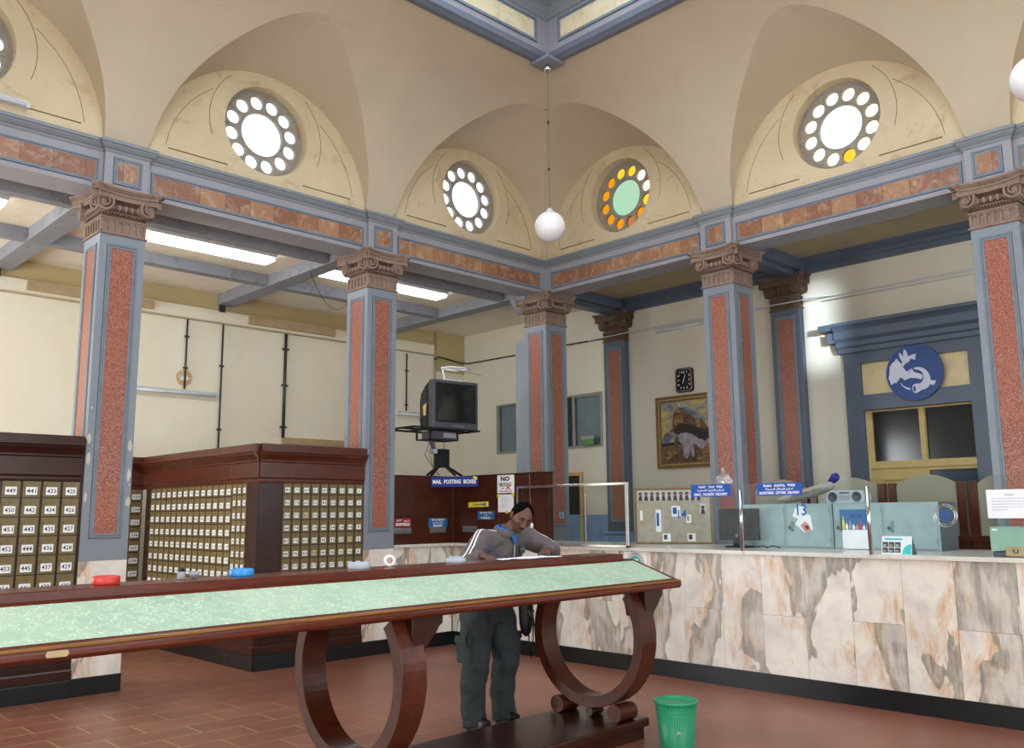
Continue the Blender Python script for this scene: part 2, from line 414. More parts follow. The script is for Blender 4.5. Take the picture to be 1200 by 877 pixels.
M['pane_clear'] = glass('window_glass_clear', (.9, .95, 1, 1), mixf=.02)
M['pane_amber'] = glass('window_glass_warm_white', (1, .97, .80, 1), mixf=.02)
M['pane_ambdk'] = glass('window_glass_dark_amber', (.62, .38, .06, 1), mixf=.02)
M['pane_ambr'] = glass('window_glass_brown', (.50, .29, .14, 1), mixf=.02)
M['pane_green'] = glass('window_glass_green', (.44, .55, .45, 1), mixf=.02)
M['pane_amb2'] = glass('window_glass_yellow', (.72, .55, .13, 1), mixf=.02)
def emis(name, col, st):
    t = NT(name); t.b.inputs['Emission Color'].default_value = col; t.b.inputs['Emission Strength'].default_value = st
    t.color(col); return t.mat
M['tube'] = emis('lit_fluorescent_diffuser', (.92, .96, 1, 1), 13)
M['tubeoff'] = plain('unlit_fluorescent_tube', '#dfe4ea', .3, var=.03)
M['metalw'] = plain('white_metal', '#c9cdd3', .4, var=.04)
M['chrome'] = plain('chrome', '#c8ccd0', .12, 1, var=.02)
M['alu'] = plain('aluminium', '#9a9d9c', .35, .8)
M['pipe'] = plain('dark_pipe', '#34363a', .5)
M['pipec'] = plain('cream_pipe', '#b5a987', .6)
M['globe'] = plain('white_globe_glass', '#f4f2f4', .08, var=.02)
M['cord'] = plain('cord', '#7b705a', .6)
M['plastic'] = plain('black_plastic', '#191b1e', .55, spec=.3)
M['plasticg'] = plain('grey_plastic', '#4a4d55', .4)
M['screen'] = plain('dark_screen', '#1d211f', .12, spec=.6, var=.02)
M['locker'] = plain('locker_green_grey', '#97acb0', .4)
M['lockerdk'] = plain('locker_side_grey', '#596068', .5)
M['yellowp'] = plain('yellow_paint', '#c9b274', .5)
M['creamp'] = plain('cream_panel_paint', '#dccb9e', .6)
M['darkglass'] = plain('dark_window_glass', '#23292b', .12, spec=.4, var=.03)
M['darkblue'] = plain('dark_blue_glass', '#22404f', .12, spec=.4, var=.04)
M['greyglass'] = plain('grey_blue_window_glass', '#6f7f86', .15, spec=.4, var=.04)
M['signblue'] = plain('sign_blue', '#1650ac', .65, var=.03)
M['signnavy'] = plain('sign_navy', '#18267a', .65, var=.03)
M['signteal'] = plain('sign_teal_blue', '#23649c', .35, var=.03)
M['signred'] = plain('sign_dark_red', '#8f1f2a', .35, var=.03)
M['white'] = plain('white_paint', '#f4f4f6', .5, var=.02)
M['paper'] = plain('paper', '#eef0f6', .7, var=.02)
M['yellow'] = plain('yellow_sticker', '#e6dc28', .5, var=.03)
M['red'] = plain('red_plastic', '#c83a30', .35, var=.04)
M['cyan'] = plain('blue_plastic', '#2f8fd8', .3, var=.04)
M['greyp'] = plain('pale_grey_plastic', '#aab4c0', .35, var=.04)
M['teal'] = plain('teal_print', '#3fc0c4', .5, var=.03)
M['emblem'] = plain('emblem_blue', '#1c4788', .4, var=.05)
M['emblemw'] = plain('emblem_white', '#d3d8ea', .4, var=.03)
M['gold'] = mottled('gilt_frame', '#8b6a34', '#7a5b2a', '#4f3a1a', .45, 12, (.5, .75), .2)
M['bin'] = plain('green_plastic', '#1f8f66', .4, var=.05)
M['skin'] = plain('brown_skin', '#5d3b2c', .5, var=.05)
M['hair'] = plain('black_hair', '#0b0807', 1.0, var=.05, vs=60)
M['hair'].node_tree.nodes['Principled BSDF'].inputs['Specular IOR Level'].default_value = .05
M['jacket'] = mottled('grey_brown_jacket', '#655a5a', '#574e4f', '#484042', .9, 5, (.55, .8), .15)
M['shirt'] = plain('blue_shirt', '#1e5fae', .7)
M['trouser'] = mottled('dark_cargo_cloth', '#333c40', '#2b3438', '#222a2e', .8, 6, (.5, .8), .3)
M['shoe'] = plain('black_leather', '#1b1b1e', .35)
M['clay'] = mottled('tan_patch', '#cfa86c', '#c69d60', '#e6d9bf', .8, 14, (.5, .6), .1)
M['boards'] = plain('tan_board', '#b79f7a', .6)

# ================================================================== ARCHITECTURE
S_ = 3.13; PW = 0.4376; HALL = -12.08; BR = 1.345
ZT = 5.28; EX = 1.95; BY = 4.07
def struct(name, mb, mat, parent=None, **k):
    o = mb.build(name, mat, parent, **k)
    if parent is None: o['kind'] = 'structure'
    return o
struct('floor', MB().box(-12.3, 2.1, -12.3, 4.25, -.1, 0), M['floor'])
# outer walls
struct('wall_back', MB().box(-12.3, 1.25, BY, BY+.18, 0, 5.2).box(1.25, EX, BY-.02, BY+.18, 0, 5.2), M['wall'])
wr = MB(FX(EX+.15, 0, 0))
# local x = -Y ; openings: interior window, far door, blue framed door
wr.plate(rect(-4.07, 12.3, 0, 5.2), 0, .15, [rect(-3.1, -.62, 2.69, 3.55), rect(-1.7, -1.08, .02, 2.25), rect(3.77, 5.07, .02, 2.86)])
struct('wall_right', wr, M['wall_r'])
wl = MB(FX(-12.3, 0, 0)).plate(rect(-4.07, 12.3, 0, 5.27), 0, .2, [rect(-3.6, -1.0, .9, 3.5), rect(3.4, 9.4, .3, 4.1)])  # larger opening added, unseen, for the west fill lamp
struct('wall_left', wl, M['wall_r'])
wf = MB(FY(0, -12.1, 0)).plate(rect(-12.3, 2.1, 0, 5.27), 0, .2, [rect(-9.6, -3.4, .3, 4.1), rect(.5, 1.7, 1.3, 4.3)])  # larger opening added, unseen, for the south fill lamp
struct('wall_front', wf, M['wall_r'])
# aisle ceilings
struct('ceiling', MB().box(-12.1, 1.95, .45, BY, 5.0, 5.12), M['ceil'])
struct('ceiling', MB().box(-12.1, .1, 1.02, 2.5, 4.985, 5.0).box(-12.1, 0, .46, .9, 4.985, 5.0), M['ceil_dirty'])
struct('ceiling', MB().box(.45, 1.95, -12.1, .45, 5.0, 5.12), M['ceil_r'])

# --- vault
def cove(d):
    T = [(0, 0), (.04, .10), (.1, .25), (.2, .50), (.35, .83), (.5, 1.07), (.7, 1.32), (.9, 1.50), (1.1, 1.64), (1.28, 1.735), (1.5, 1.815), (1.8, 1.86)]
    for i in range(len(T)-1):
        if d <= T[i+1][0]:
            a, b = T[i], T[i+1]; t = (d-a[0])/(b[0]-a[0])
            m0 = (T[i+1][1]-T[max(i-1, 0)][1])/(T[i+1][0]-T[max(i-1, 0)][0]); j = min(i+2, len(T)-1)
            m1 = (T[j][1]-T[i][1])/(T[j][0]-T[i][0]); h = b[0]-a[0]
            return (2*t**3-3*t*t+1)*a[1]+(t**3-2*t*t+t)*h*m0+(-2*t**3+3*t*t)*b[1]+(t**3-t*t)*h*m1
    return T[-1][1]
KR = .20; DMAX = 1.74; WALLP = .1
def pen(u, d): return math.sqrt(max(0, BR*BR-u*u))*(1+KR*min(d, 1.28))
def smn(d, t, p=8.0):
    if d <= 1e-6 or t <= 1e-6: return max(0.0, min(d, t))
    return (d**-p + t**-p)**(-1/p)
def dstar(u, t=99.0):
    lo, hi = 0.0, DMAX
    # last crossing where penetration is above the cove
    N = 60; last = 0.0
    for i in range(1, N+1):
        d = hi*i/N
        if pen(u, d) > cove(smn(d, t)): last = d
        elif last > 0 or d > .4: break
    lo, hi = last, min(DMAX, last+DMAX/N)
    for _ in range(24):
        mid = (lo+hi)/2
        if pen(u, mid) > cove(smn(mid, t)): lo = mid
        else: hi = mid
    return lo
centers = [-BR - S_*k for k in range(4)]
# side transforms: (s along wall 0..-12.08, d inward from wall, z) -> world
SIDES = [lambda s, d: (s, WALLP-d), lambda s, d: (WALLP-d, s), lambda s, d: (s, HALL-WALLP+d), lambda s, d: (HALL-WALLP+d, s)]
def edge_lim(s): return min(WALLP - s, s - (HALL-WALLP))   # distance to the nearer adjoining wall plane = diagonal limit
main = MB(); main.smooth = True
for T in SIDES:
    cols = []
    xs = [HALL/2 + (k/150.0)*(12.08/2+WALLP) for k in range(-150, 151)]
    # exact column where the corner bay's groin meets the diagonal
    lo, hi = .9, 1.6
    for _ in range(40):
        mid = (lo+hi)/2
        if dstar(WALLP-mid-centers[0], mid) > mid: lo = mid
        else: hi = mid
    tg = hi+1e-5; xs = sorted(xs+[WALLP-tg, HALL-WALLP+tg])
    for s in xs:
        lim = min(DMAX, edge_lim(s)); u = min((abs(s-c) for c in centers)); 
        cen = min(centers, key=lambda c: abs(s-c)); u = s-cen
        d0 = dstar(u, edge_lim(s)) if abs(u) < BR else 0.0
        d1 = lim
        cols.append((s, d0, d1) if d1 >= d0-1e-3 else None)
    NS = 14
    for i in range(len(cols)-1):
        a, b = cols[i], cols[i+1]
        if a is None or b is None: continue
        vs = []
        for (s, d0, d1) in (a, b):
            d1 = max(d1, d0)
            for q in range(NS+1):
                d = d0+(d1-d0)*q/NS; x, y = T(s, d); vs.append((x, y, ZT-.01+cove(smn(d, edge_lim(s)))))
        main.add(vs, [(q, q+1, NS+2+q, NS+1+q) for q in range(NS)])
    # penetrations
import bmesh
def weld(o, dist=.004):
    bm = bmesh.new(); bm.from_mesh(o.data); bmesh.ops.remove_doubles(bm, verts=bm.verts, dist=dist); bmesh.ops.recalc_face_normals(bm, faces=bm.faces)
    bm.to_mesh(o.data); bm.free()
vault = main.build('ceiling', M['vault'], smooth=True); weld(vault); vault['kind'] = 'structure'
for T in SIDES:
    for c in centers:
        p = MB(); NU = 64; ND = 10; rows = []
        for i in range(NU+1):
            ph = PI*i/NU; u = -BR*math.cos(ph); s = c+u
            d1 = min(dstar(u, edge_lim(s)) if abs(u) < BR*.99999 else 0.0, max(0.0, edge_lim(s)))
            rows.append([(s, d1*q/ND, u) for q in range(ND+1)])
        vs = []
        for r_ in rows:
            for s, d, u in r_:
                x, y = T(s, d); vs.append((x, y, ZT-.01+pen(u, d)))
        p.add(vs, [(i*(ND+1)+q, i*(ND+1)+q+1, (i+1)*(ND+1)+q+1, (i+1)*(ND+1)+q) for i in range(NU) for q in range(ND)])
        o = p.build('ceiling', M['vault'], smooth=True); weld(o, .0005); o['kind'] = 'structure'
# unseen shell added to keep stray light out: walls over lunettes, roof round skylight
for T3, nm in ((FY(0, WALLP+.03, ZT), 'wall_back'), (FX(WALLP+.03, 0, ZT), 'wall_right'), (Matrix.Translation((0, HALL-WALLP-.03, ZT)) @ Matrix.Rotation(PI, 4, 'Z') @ FY(0, 0, 0), 'wall_front'), (Matrix.Translation((HALL-WALLP-.03, 0, ZT)) @ Matrix.Rotation(PI, 4, 'Z') @ FX(0, 0, 0), 'wall_left')):
    g = MB(T3); sgn = 1 if nm in ('wall_back', 'wall_front') else -1
    if nm == 'wall_front': sgn = -1
    if nm == 'wall_left': sgn = 1
    n = 40; 
    hs = [[(sgn*c-(BR-.01)*math.cos(PI*i/n), .01+(BR-.01)*math.sin(PI*i/n)) for i in range(n+1)] for c in centers]
    x0, x1 = sorted((sgn*.3, sgn*(HALL-.3)))
    g.plate(rect(x0, x1, 0, 2.8), -.1, 0, hs); struct(nm, g, M['wall_r'])
g = MB(); g.plate(rect(HALL-.4, .4, HALL-.4, .4), 8.07, 8.15, [rect(HALL+1.66, -1.66, HALL+1.66, -1.66)]); struct('ceiling', g, M['wall_r'])
# --- lunette walls with round openings
WZ = .67; WR = .52
def lunette(T3, c):
    """T3 maps local (x along, y up, z out towards the hall) to the world, origin at bay centre on the cornice"""
    g = MB(T3); n = 72; vs = []; fs = []
    for k in range(n):
        a = 2*PI*k/n; dx, dy = math.cos(a), math.sin(a)
        r1 = WR
        # ray from (0,WZ) to semicircle radius BR or base line y=-.02
        b = WZ*dy; disc = b*b-(WZ*WZ-(BR+.01)**2); t = -b+math.sqrt(disc)
        if dy < 0 and WZ+t*dy < -.02: t = (-.02-WZ)/dy
        vs += [(dx*r1, WZ+dy*r1, 0), (dx*t, WZ+dy*t, 0), (dx*r1, WZ+dy*r1, -.16)]
    for k in range(n):
        j = (k+1) % n; fs += [(3*k, 3*k+1, 3*j+1, 3*j), (3*k+2, 3*k, 3*j, 3*j+2)]
    g.add(vs, fs)
    return g
def arc_pts(r, a0, a1, n, cx=0, cy=0): return [(cx+r*math.cos(R(a0+(a1-a0)*i/n)), cy+r*math.sin(R(a0+(a1-a0)*i/n))) for i in range(n+1)]
def groove(T3):
    g = MB(T3)
    for sg in (-1, 1):
        # incised spandrel panel: line along the base, arc round the window, outer arc
        g.tube([(sg*.47, .14, .002), (sg*1.13, .14, .002)], .007, 5)
        g.tube([(sg*x, y, .001) for x, y in arc_pts(.70, -20, 48, 14, 0, WZ)], .0035, 5)
        g.tube([(sg*x, y, .001) for x, y in arc_pts(1.17, 8, 55, 16, 0, 0)], .003, 5)
    return g
M['groove'] = plain('dirty_groove', '#8d774e', .9)
M['winframe'] = mottled('rose_window_frame', '#a29b90', '#948d84', '#6b645a', .7, 8, (.55, .8), .1)
M['winframe_l'] = M['winframe']
def rose(T3, idx, panes):
    """panes: list of 13 material keys, 12 around then the centre"""
    f = MB(T3)
    holes = [circle(.079, 20, .375*math.cos(2*PI*k/12+R(12)), WZ+.375*math.sin(2*PI*k/12+R(12))) for k in range(12)] + [circle(.255, 40, 0, WZ)]
    f.plate(circle(WR+.02, 72, 0, WZ), -.17, -.13, holes)
    T = Matrix.Translation((0, WZ, 0))
    f.smooth = True
    f.lathe([(.255, -.13), (.262, -.118), (.275, -.118), (.282, -.13)], 40, T, cap=False)
    f.lathe([(.47, -.13), (.478, -.12), (.486, -.13)], 48, T, cap=False)
    f.smooth = False
    # small buds between the lights
    for k in range(12):
        a = 2*PI*(k+.5)/12+R(12); f.plate([(.44*math.cos(a-.05), WZ+.44*math.sin(a-.05)), (.462*math.cos(a), WZ+.462*math.sin(a)), (.44*math.cos(a+.05), WZ+.44*math.sin(a+.05)), (.40*math.cos(a), WZ+.40*math.sin(a))], -.13, -.12)
    o = f.build('window_%d' % idx, M['winframe']); o['kind'] = 'structure'
    keys = []; g = MB(T3)
    for k in range(12):
        mk = panes[k]
        if mk not in keys: keys.append(mk)
        g.m = keys.index(mk); g.plate(circle(.083, 20, .375*math.cos(2*PI*k/12+R(12)), WZ+.375*math.sin(2*PI*k/12+R(12))), -.162, -.157)
    if panes[12] not in keys: keys.append(panes[12])
    g.m = keys.index(panes[12]); g.plate(circle(.26, 40, 0, WZ), -.162, -.157)
    g.build('glass', [M[k] for k in keys], o)
A_, D_, B_, Y_ = 'pane_amber', 'pane_ambdk', 'pane_ambr', 'pane_amb2'
C12 = ['pane_clear']*13
# pane k sits at angle 12+30k degrees, counter-clockwise seen from the hall
rose_sets = {('L', 0): C12, ('L', 1): C12, ('L', 2): C12, ('L', 3): C12,
 ('R', 0): [A_, A_, Y_, Y_, D_, D_, D_, D_, D_, B_, D_, Y_, 'pane_green'],
 ('R', 1): [A_, A_, A_, A_, A_, A_, A_, A_, A_, Y_, A_, A_, 'pane_clear'], ('R', 2): [A_]*12+['pane_clear'], ('R', 3): [A_]*12+['pane_clear']}
widx = 1
for side in ('L', 'R'):
    for k, c in enumerate(centers):
        T3 = FY(c, WALLP, ZT) if side == 'L' else FX(WALLP, c, ZT)
        struct('wall_back' if side == 'L' else 'wall_right', lunette(T3, c), M['lunette'], recalc=False)
        if k < 3: struct('trim_%d' % widx, groove(T3), M['groove'], smooth=True)
        if k < 3: rose(T3, widx, rose_sets[(side, k)])
        widx += 1
for c in centers:
    for T3, nm in ((Matrix.Translation((c, HALL-WALLP, ZT)) @ Matrix.Rotation(PI, 4, 'Z') @ FY(0, 0, 0), 'wall_front'), (Matrix.Translation((HALL-WALLP, c, ZT)) @ Matrix.Rotation(PI, 4, 'Z') @ FX(0, 0, 0), 'wall_left')):
        g = MB(T3); n = 48; g.plate([(-BR, -.02)]+[(-BR*math.cos(PI*i/n), BR*math.sin(PI*i/n)) for i in range(n+1)]+[(BR, -.02)], -.1, 0)
        struct(nm, g, M['lunette'])

# --- entablature: one mitred run round the two colonnades, breaking forward over every pillar
def runpath(rec, fwd, ext=0.0):
    """plan line of the face; travels so that 'out' (right of travel) is into the hall"""
    p = [(HALL, rec)]
    for k in (3, 2, 1):
        a = -S_*k; p += [(a-ext, rec), (a-ext, fwd), (a+PW+ext, fwd), (a+PW+ext, rec)]
    p += [(rec, rec)]
    for k in (1, 2, 3):
        a = -S_*k; p += [(rec, a+PW+ext), (fwd, a+PW+ext), (fwd, a-ext), (rec, a-ext)]
    p += [(rec, HALL)]
    return p
face = runpath(.05, .0)
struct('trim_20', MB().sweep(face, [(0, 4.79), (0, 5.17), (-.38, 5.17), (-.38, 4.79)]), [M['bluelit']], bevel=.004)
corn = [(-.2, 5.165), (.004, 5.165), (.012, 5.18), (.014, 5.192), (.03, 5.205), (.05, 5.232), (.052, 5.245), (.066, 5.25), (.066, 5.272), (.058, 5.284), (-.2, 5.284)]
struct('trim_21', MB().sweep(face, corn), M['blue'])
struct('trim_22', MB().box(-12.08, .05, .38, .44, 4.84, 5.0).box(-12.08, .1, .40, .50, 4.93, 5.0).box(.40, .46, -12.08, .4, 4.84, 5.0), M['blue'], bevel=.004)
# far sides: plain band
struct('trim_23', MB().box(-12.12, 0, -12.1, -12.0, 4.79, 5.284).box(-12.1, -12.0, -12.1, 0, 4.79, 5.284), M['blue'])
# tiled frieze panels with mouldings, per bay and per pillar block
n_tr = 24
M['line'] = plain('shadow_line_tone', '#4d5765', .6)  # dark strips imitating thin shadow lines along moulding edges
def panel_on(T3, x0, x1, y0, y1, mw, key_p, key_m, nm, par=None, out=.012):
    f = MB(T3); f.frame(x0-mw, x1+mw, y0-mw, y1+mw, mw*.45, 0, out); f.frame(x0-mw*.6, x1+mw*.6, y0-mw*.6, y1+mw*.6, mw*.6, 0, out*.5)
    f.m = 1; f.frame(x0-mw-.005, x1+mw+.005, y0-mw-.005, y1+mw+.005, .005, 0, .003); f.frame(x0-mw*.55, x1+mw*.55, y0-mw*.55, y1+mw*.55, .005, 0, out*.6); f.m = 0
    p = MB(T3); p.plate(rect(x0, x1, y0, y1), 0, .003)
    if par is None:
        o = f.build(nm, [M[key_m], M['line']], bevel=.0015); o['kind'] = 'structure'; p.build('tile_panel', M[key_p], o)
    else:
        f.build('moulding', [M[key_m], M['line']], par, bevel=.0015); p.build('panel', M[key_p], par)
for k in range(4):
    c = centers[k]; a, b = c-BR+(.07 if k else .07), c+BR-.07
    if k == 0: b = -.10
    panel_on(FY(0, .05, 0), a, b, 4.875, 5.055, .03, 'frieze', 'mould', 'trim_%d' % n_tr); n_tr += 1
    panel_on(FX(.05, 0, 0), -b, -a, 4.875, 5.055, .03, 'frieze', 'mould', 'trim_%d' % n_tr); n_tr += 1
for k in (1, 2):
    a = -S_*k
    panel_on(FY(0, 0, 0), a+.125, a+.325, 4.89, 5.09, .038, 'frieze', 'mould', 'trim_%d' % n_tr); n_tr += 1
    panel_on(FX(0, 0, 0), -(a+.325), -(a+.125), 4.89, 5.09, .038, 'frieze', 'mould', 'trim_%d' % n_tr); n_tr += 1
M['liplow'] = mottled('skylight_lip_shade', '#6a7080', '#626878', '#8b8f9a', .5, 3, (.6, .8), .05)  # darker tone stands in for shade on the down-facing lip
# --- skylight well
def well_path(q): return [(-q, -q), (-q, HALL+q), (HALL+q, HALL+q), (HALL+q, -q)]
q0 = 1.62
struct('trim_40', MB().sweep(well_path(q0), [(0, 7.10), (.02, 7.075), (.07, 7.075), (.10, 7.10), (.13, 7.12), (.13, 7.20), (-.06, 7.20), (-.06, 7.12)], closed=True), M['liplow'], bevel=.004)
struct('trim_41', MB().sweep(well_path(q0), [(.11, 7.19), (.11, 7.80), (-.06, 7.80), (-.06, 7.19)], closed=True), M['bluelit'])  # paler tone stands in for light on the band above the lip
struct('trim_42', MB().sweep(well_path(q0), [(.10, 7.62), (.14, 7.65), (.14, 7.68), (.20, 7.74), (.20, 7.80), (.30, 7.86), (.32, 7.93), (.52, 7.93), (.52, 8.05), (-.06, 8.05), (-.06, 7.62)], closed=True), M['blue'])
M['wellpanel'] = mottled('skylight_marble_panels', '#e4d9b8', '#d9c9a6', '#c9a684', .4, 3, (.5, .75))
L0, L1 = HALL+q0+.12+.22, -(q0+.12)-.22
for j in range(4):
    T3 = [FY(0, -q0-.11, 0), FX(-q0-.11, 0, 0), Matrix.Translation((0, HALL+q0+.11, 0)) @ Matrix.Rotation(PI, 4, 'Z') @ FY(0, 0, 0), Matrix.Translation((HALL+q0+.11, 0, 0)) @ Matrix.Rotation(PI, 4, 'Z') @ FX(0, 0, 0)][j]
    a, b = (L0, L1) if j == 0 else (-L1, -L0) if j == 1 else (-L1, -L0) if j == 2 else (L0, L1)
    panel_on(T3, a, b, 7.33, 7.56, .04, 'wellpanel', 'mould', 'trim_%d' % (43+j), out=.02)
struct('trim_47', MB().box(-1.90, -1.60, -1.90, -1.60, 7.045, 7.085), M['blue'], bevel=.006)
# laylight roof: glazing bars and glass
gb = MB()
for i in range(9):
    t = HALL+q0+(12.08-2*q0)*i/8
    gb.box(t-.03, t+.03, HALL+q0, -q0, 8.0, 8.08); gb.box(HALL+q0, -q0, t-.03, t+.03, 8.0, 8.08)
wroof = struct('window_9', gb, M['blue']); MB().box(HALL+q0, -q0, HALL+q0, -q0, 8.03, 8.04).build('glass', M['pane_clear'], wroof)

# --- left aisle beams
bm_ = MB()
for k in (0, 1, 2, 3):
    a = -S_*k; bm_.box(a+.02, a+.27, .3, BY, 4.83, 5.0)
struct('trim_50', bm_, M['beamgrey'], bevel=.006)
bm_ = MB()
for y0, y1 in ((.90, 1.04), (2.48, 2.64)):
    for k in range(4): bm_.box(-S_*(k+1)+.27, -S_*k+.02, y0, y1, 4.84, 5.0)
struct('trim_51', bm_, M['beamgrey'], bevel=.006)
# dropped beam ends + duct band and rail along the back wall
bt = MB()
for k in (1, 2, 3): bt.box(-S_*k+.05, -S_*k+.14, BY-.05, BY, 4.72, 4.83)
struct('trim_52', bt, M['pipe'])
struct('trim_53', MB().box(-12, 1.2, BY-.035, BY, 4.55, 4.74), M['wall'], bevel=.004)
d_ = MB()
for a, b in ((-5.8, -4.1), (-2.6, -1.0), (-8.6, -7.0)): d_.box(a, b, BY-.085, BY-.03, 4.60, 4.72)
struct('trim_54', d_, M['boards'], bevel=.004)
struct('trim_55', MB().box(-12, 1.2, BY-.05, BY, 4.535, 4.555), M['pipec'])
struct('trim_56', MB().box(-12, 1.25, BY-.012, BY, 4.56, 5.0).box(1.25, EX, BY-.034, BY-.02, 4.25, 5.0), M['wall_up'])
# --- right aisle: wall cornice, cross beams
struct('trim_57', MB().sweep([(1.95, .0), (1.95, -12.1)], [(0, 4.80), (.06, 4.80), (.06, 4.87), (.08, 4.88), (.08, 4.93), (.15, 4.97), (.17, 5.0), (0, 5.0)]), M['bluedk'])
cb_ = MB()
for k in (0, 1, 2, 3):
    a = -S_*k; cb_.box(.40, 1.95, a+.04, a+PW-.04, 4.84, 5.0); cb_.box(.40, 1.95, a+.12, a+PW-.12, 4.77, 4.84)
struct('trim_58', cb_, M['bluedk'], bevel=.006)
# grey casing behind the corner pillar, and the strut above it
struct('trim_59', MB().box(0.02, .30, .4376, .66, 0, 4.15), M['blue'], bevel=.006)
st = MB(); st.add([(-.12, .30, 4.85), (.06, .30, 4.85), (.06, .30, 4.74), (-.12, .62, 4.85), (.06, .62, 4.85), (.06, .62, 4.55), (-.12, .62, 4.74), (-.12, .30, 4.80)], [(0, 1, 4, 3), (0, 3, 6, 7), (1, 2, 5, 4), (7, 6, 5, 2), (3, 4, 5, 6), (0, 7, 2, 1)])
struct('trim_60', st, M['beamgrey'])
# dado on the window wall
struct('trim_61', MB().box(EX-.012, EX, .44, 4.05, 0, 1.57), M['dado'])

# ================================================================== PILLARS
def capital_bm():
    g = MB(); w = PW/2
    g.m = 0
    g.cb((0, 0, 4.345), (PW+.03, PW+.03, .018)); g.cb((0, 0, 4.415), (PW-.02, PW-.02, .17)); g.cb((0, 0, 4.50), (PW+.02, PW+.02, .016))
    for j in range(4):
        T = Matrix.Rotation(j*PI/2, 4, 'Z') @ FY(0, -(w-.01), 0)
        # flutes: raised arches between six niches
        for i in range(7):
            x = -w+.012+(PW-.024)*i/6; g.plate(rect(x-.011, x+.011, 4.365, 4.49), 0, .014, M=T)
        for i in range(6):
            x = -w+.012+(PW-.024)*(i+.5)/6
            arch = [(x-.026, 4.49), (x-.026, 4.455)]+[(x-.022*math.cos(PI*q/6), 4.455+.022*math.sin(PI*q/6)) for q in range(7)]+[(x+.026, 4.455), (x+.026, 4.49)]
            g.plate(arch, 0, .014, M=T)
        g.plate(rect(-w+.01, w-.01, 4.352, 4.368), 0, .014, M=T)
    # echinus core
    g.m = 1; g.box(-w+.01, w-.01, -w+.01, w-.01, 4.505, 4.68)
    g.m = 0
    for j in range(4):
        T = Matrix.Rotation(j*PI/2, 4, 'Z') @ FY(0, -w, 0)
        for i in range(5):       # egg and dart
            x = (i-2)*.062; g.smooth = True; g.ball((x, 4.605, .02), (.023, .036, .028), 10, 6, M=T); g.smooth = False
            g.plate([(x+.031-.006, 4.63), (x+.031+.006, 4.63), (x+.031, 4.565)], 0, .03, M=T)
        for i in range(12):      # beads
            x = -.16+.029*i; g.ball((x, 4.545, .012), .0105, 6, 4, M=T)
        g.box(-w, w, 4.556, 4.562, 0, .02, M=T)
        # concave volute band
        def oc(s): return .012+.075*s*s
        N = 14; vs = []; fs = []
        for i in range(N+1):
            s = -1+2*i/N; x = .285*s; o = oc(s)+.03
            zt = 4.735; zb = 4.668+.008*(1-s*s)
            vs += [(x, zb, o), (x, zt, o), (x, zt, -.03), (x, zb, -.03)]
        for i in range(N):
            for q in range(4): fs.append((4*i+q, 4*i+(q+1) % 4, 4*i+4+(q+1) % 4, 4*i+4+q))
        fs += [(0, 1, 2, 3), (4*N+3, 4*N+2, 4*N+1, 4*N)]
        g.add(vs, fs, T)
        g.smooth = True
        g.tube([tuple((T @ Vector((.275*s, 4.73, oc(s)+.032)))) for s in [-1+2*i/12 for i in range(13)]], .011, 6)
        g.tube([tuple((T @ Vector((.20*s, 4.672+.008*(1-s*s*.6), oc(s*.7)+.032)))) for s in [-1+2*i/12 for i in range(13)]], .009, 6)
        for sg in (-1, 1):
            c = Vector((sg*.210, 4.630, .048)); rot = Matrix.Translation(c) @ Matrix.Rotation(sg*R(14), 4, 'Y')
            TT = T @ rot
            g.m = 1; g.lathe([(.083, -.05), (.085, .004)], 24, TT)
            g.m = 0
            sp = []
            for q in range(46):
                t = q/45; a = PI/2 + sg*(-1)*(-t)*2*PI*1.9; rr = .078*(1-t)**.85+.010
                sp.append(TT @ Vector((rr*math.cos(a), rr*math.sin(a), .006+.016*t)))
            g.tube(sp, [.0135*(1-.45*q/45) for q in range(46)], 7)
            g.ball((0, 0, .016), (.013, .013, .014), 10, 6, M=TT)
            g.lathe([(.085, -.055), (.089, -.045), (.084, -.028), (.089, -.008), (.086, .004)], 24, TT, cap=False)
        g.smooth = False
    # abacus with concave sides and clipped corners
    def aba(z0, z1, e, c_):
        pts = []
        for j in range(4):
            Rm = Matrix.Rotation(j*PI/2, 3, 'Z')
            for i in range(11):
                s = -1+2*i/10; p = Rm @ Vector(((e-.045)*s, -(c_+(e-c_)*s*s), 0)); pts.append((p.x, p.y))
        g.plate(pts, z0, z1)
    aba(4.738, 4.762, .335, .255); aba(4.762, 4.778, .35, .27); aba(4.778, 4.80, .362, .285)
    return g
cap_mesh = None
def side_T(j, w=PW/2):
    return Matrix.Rotation(j*PI/2, 4, 'Z') @ FY(0, -w, 0)
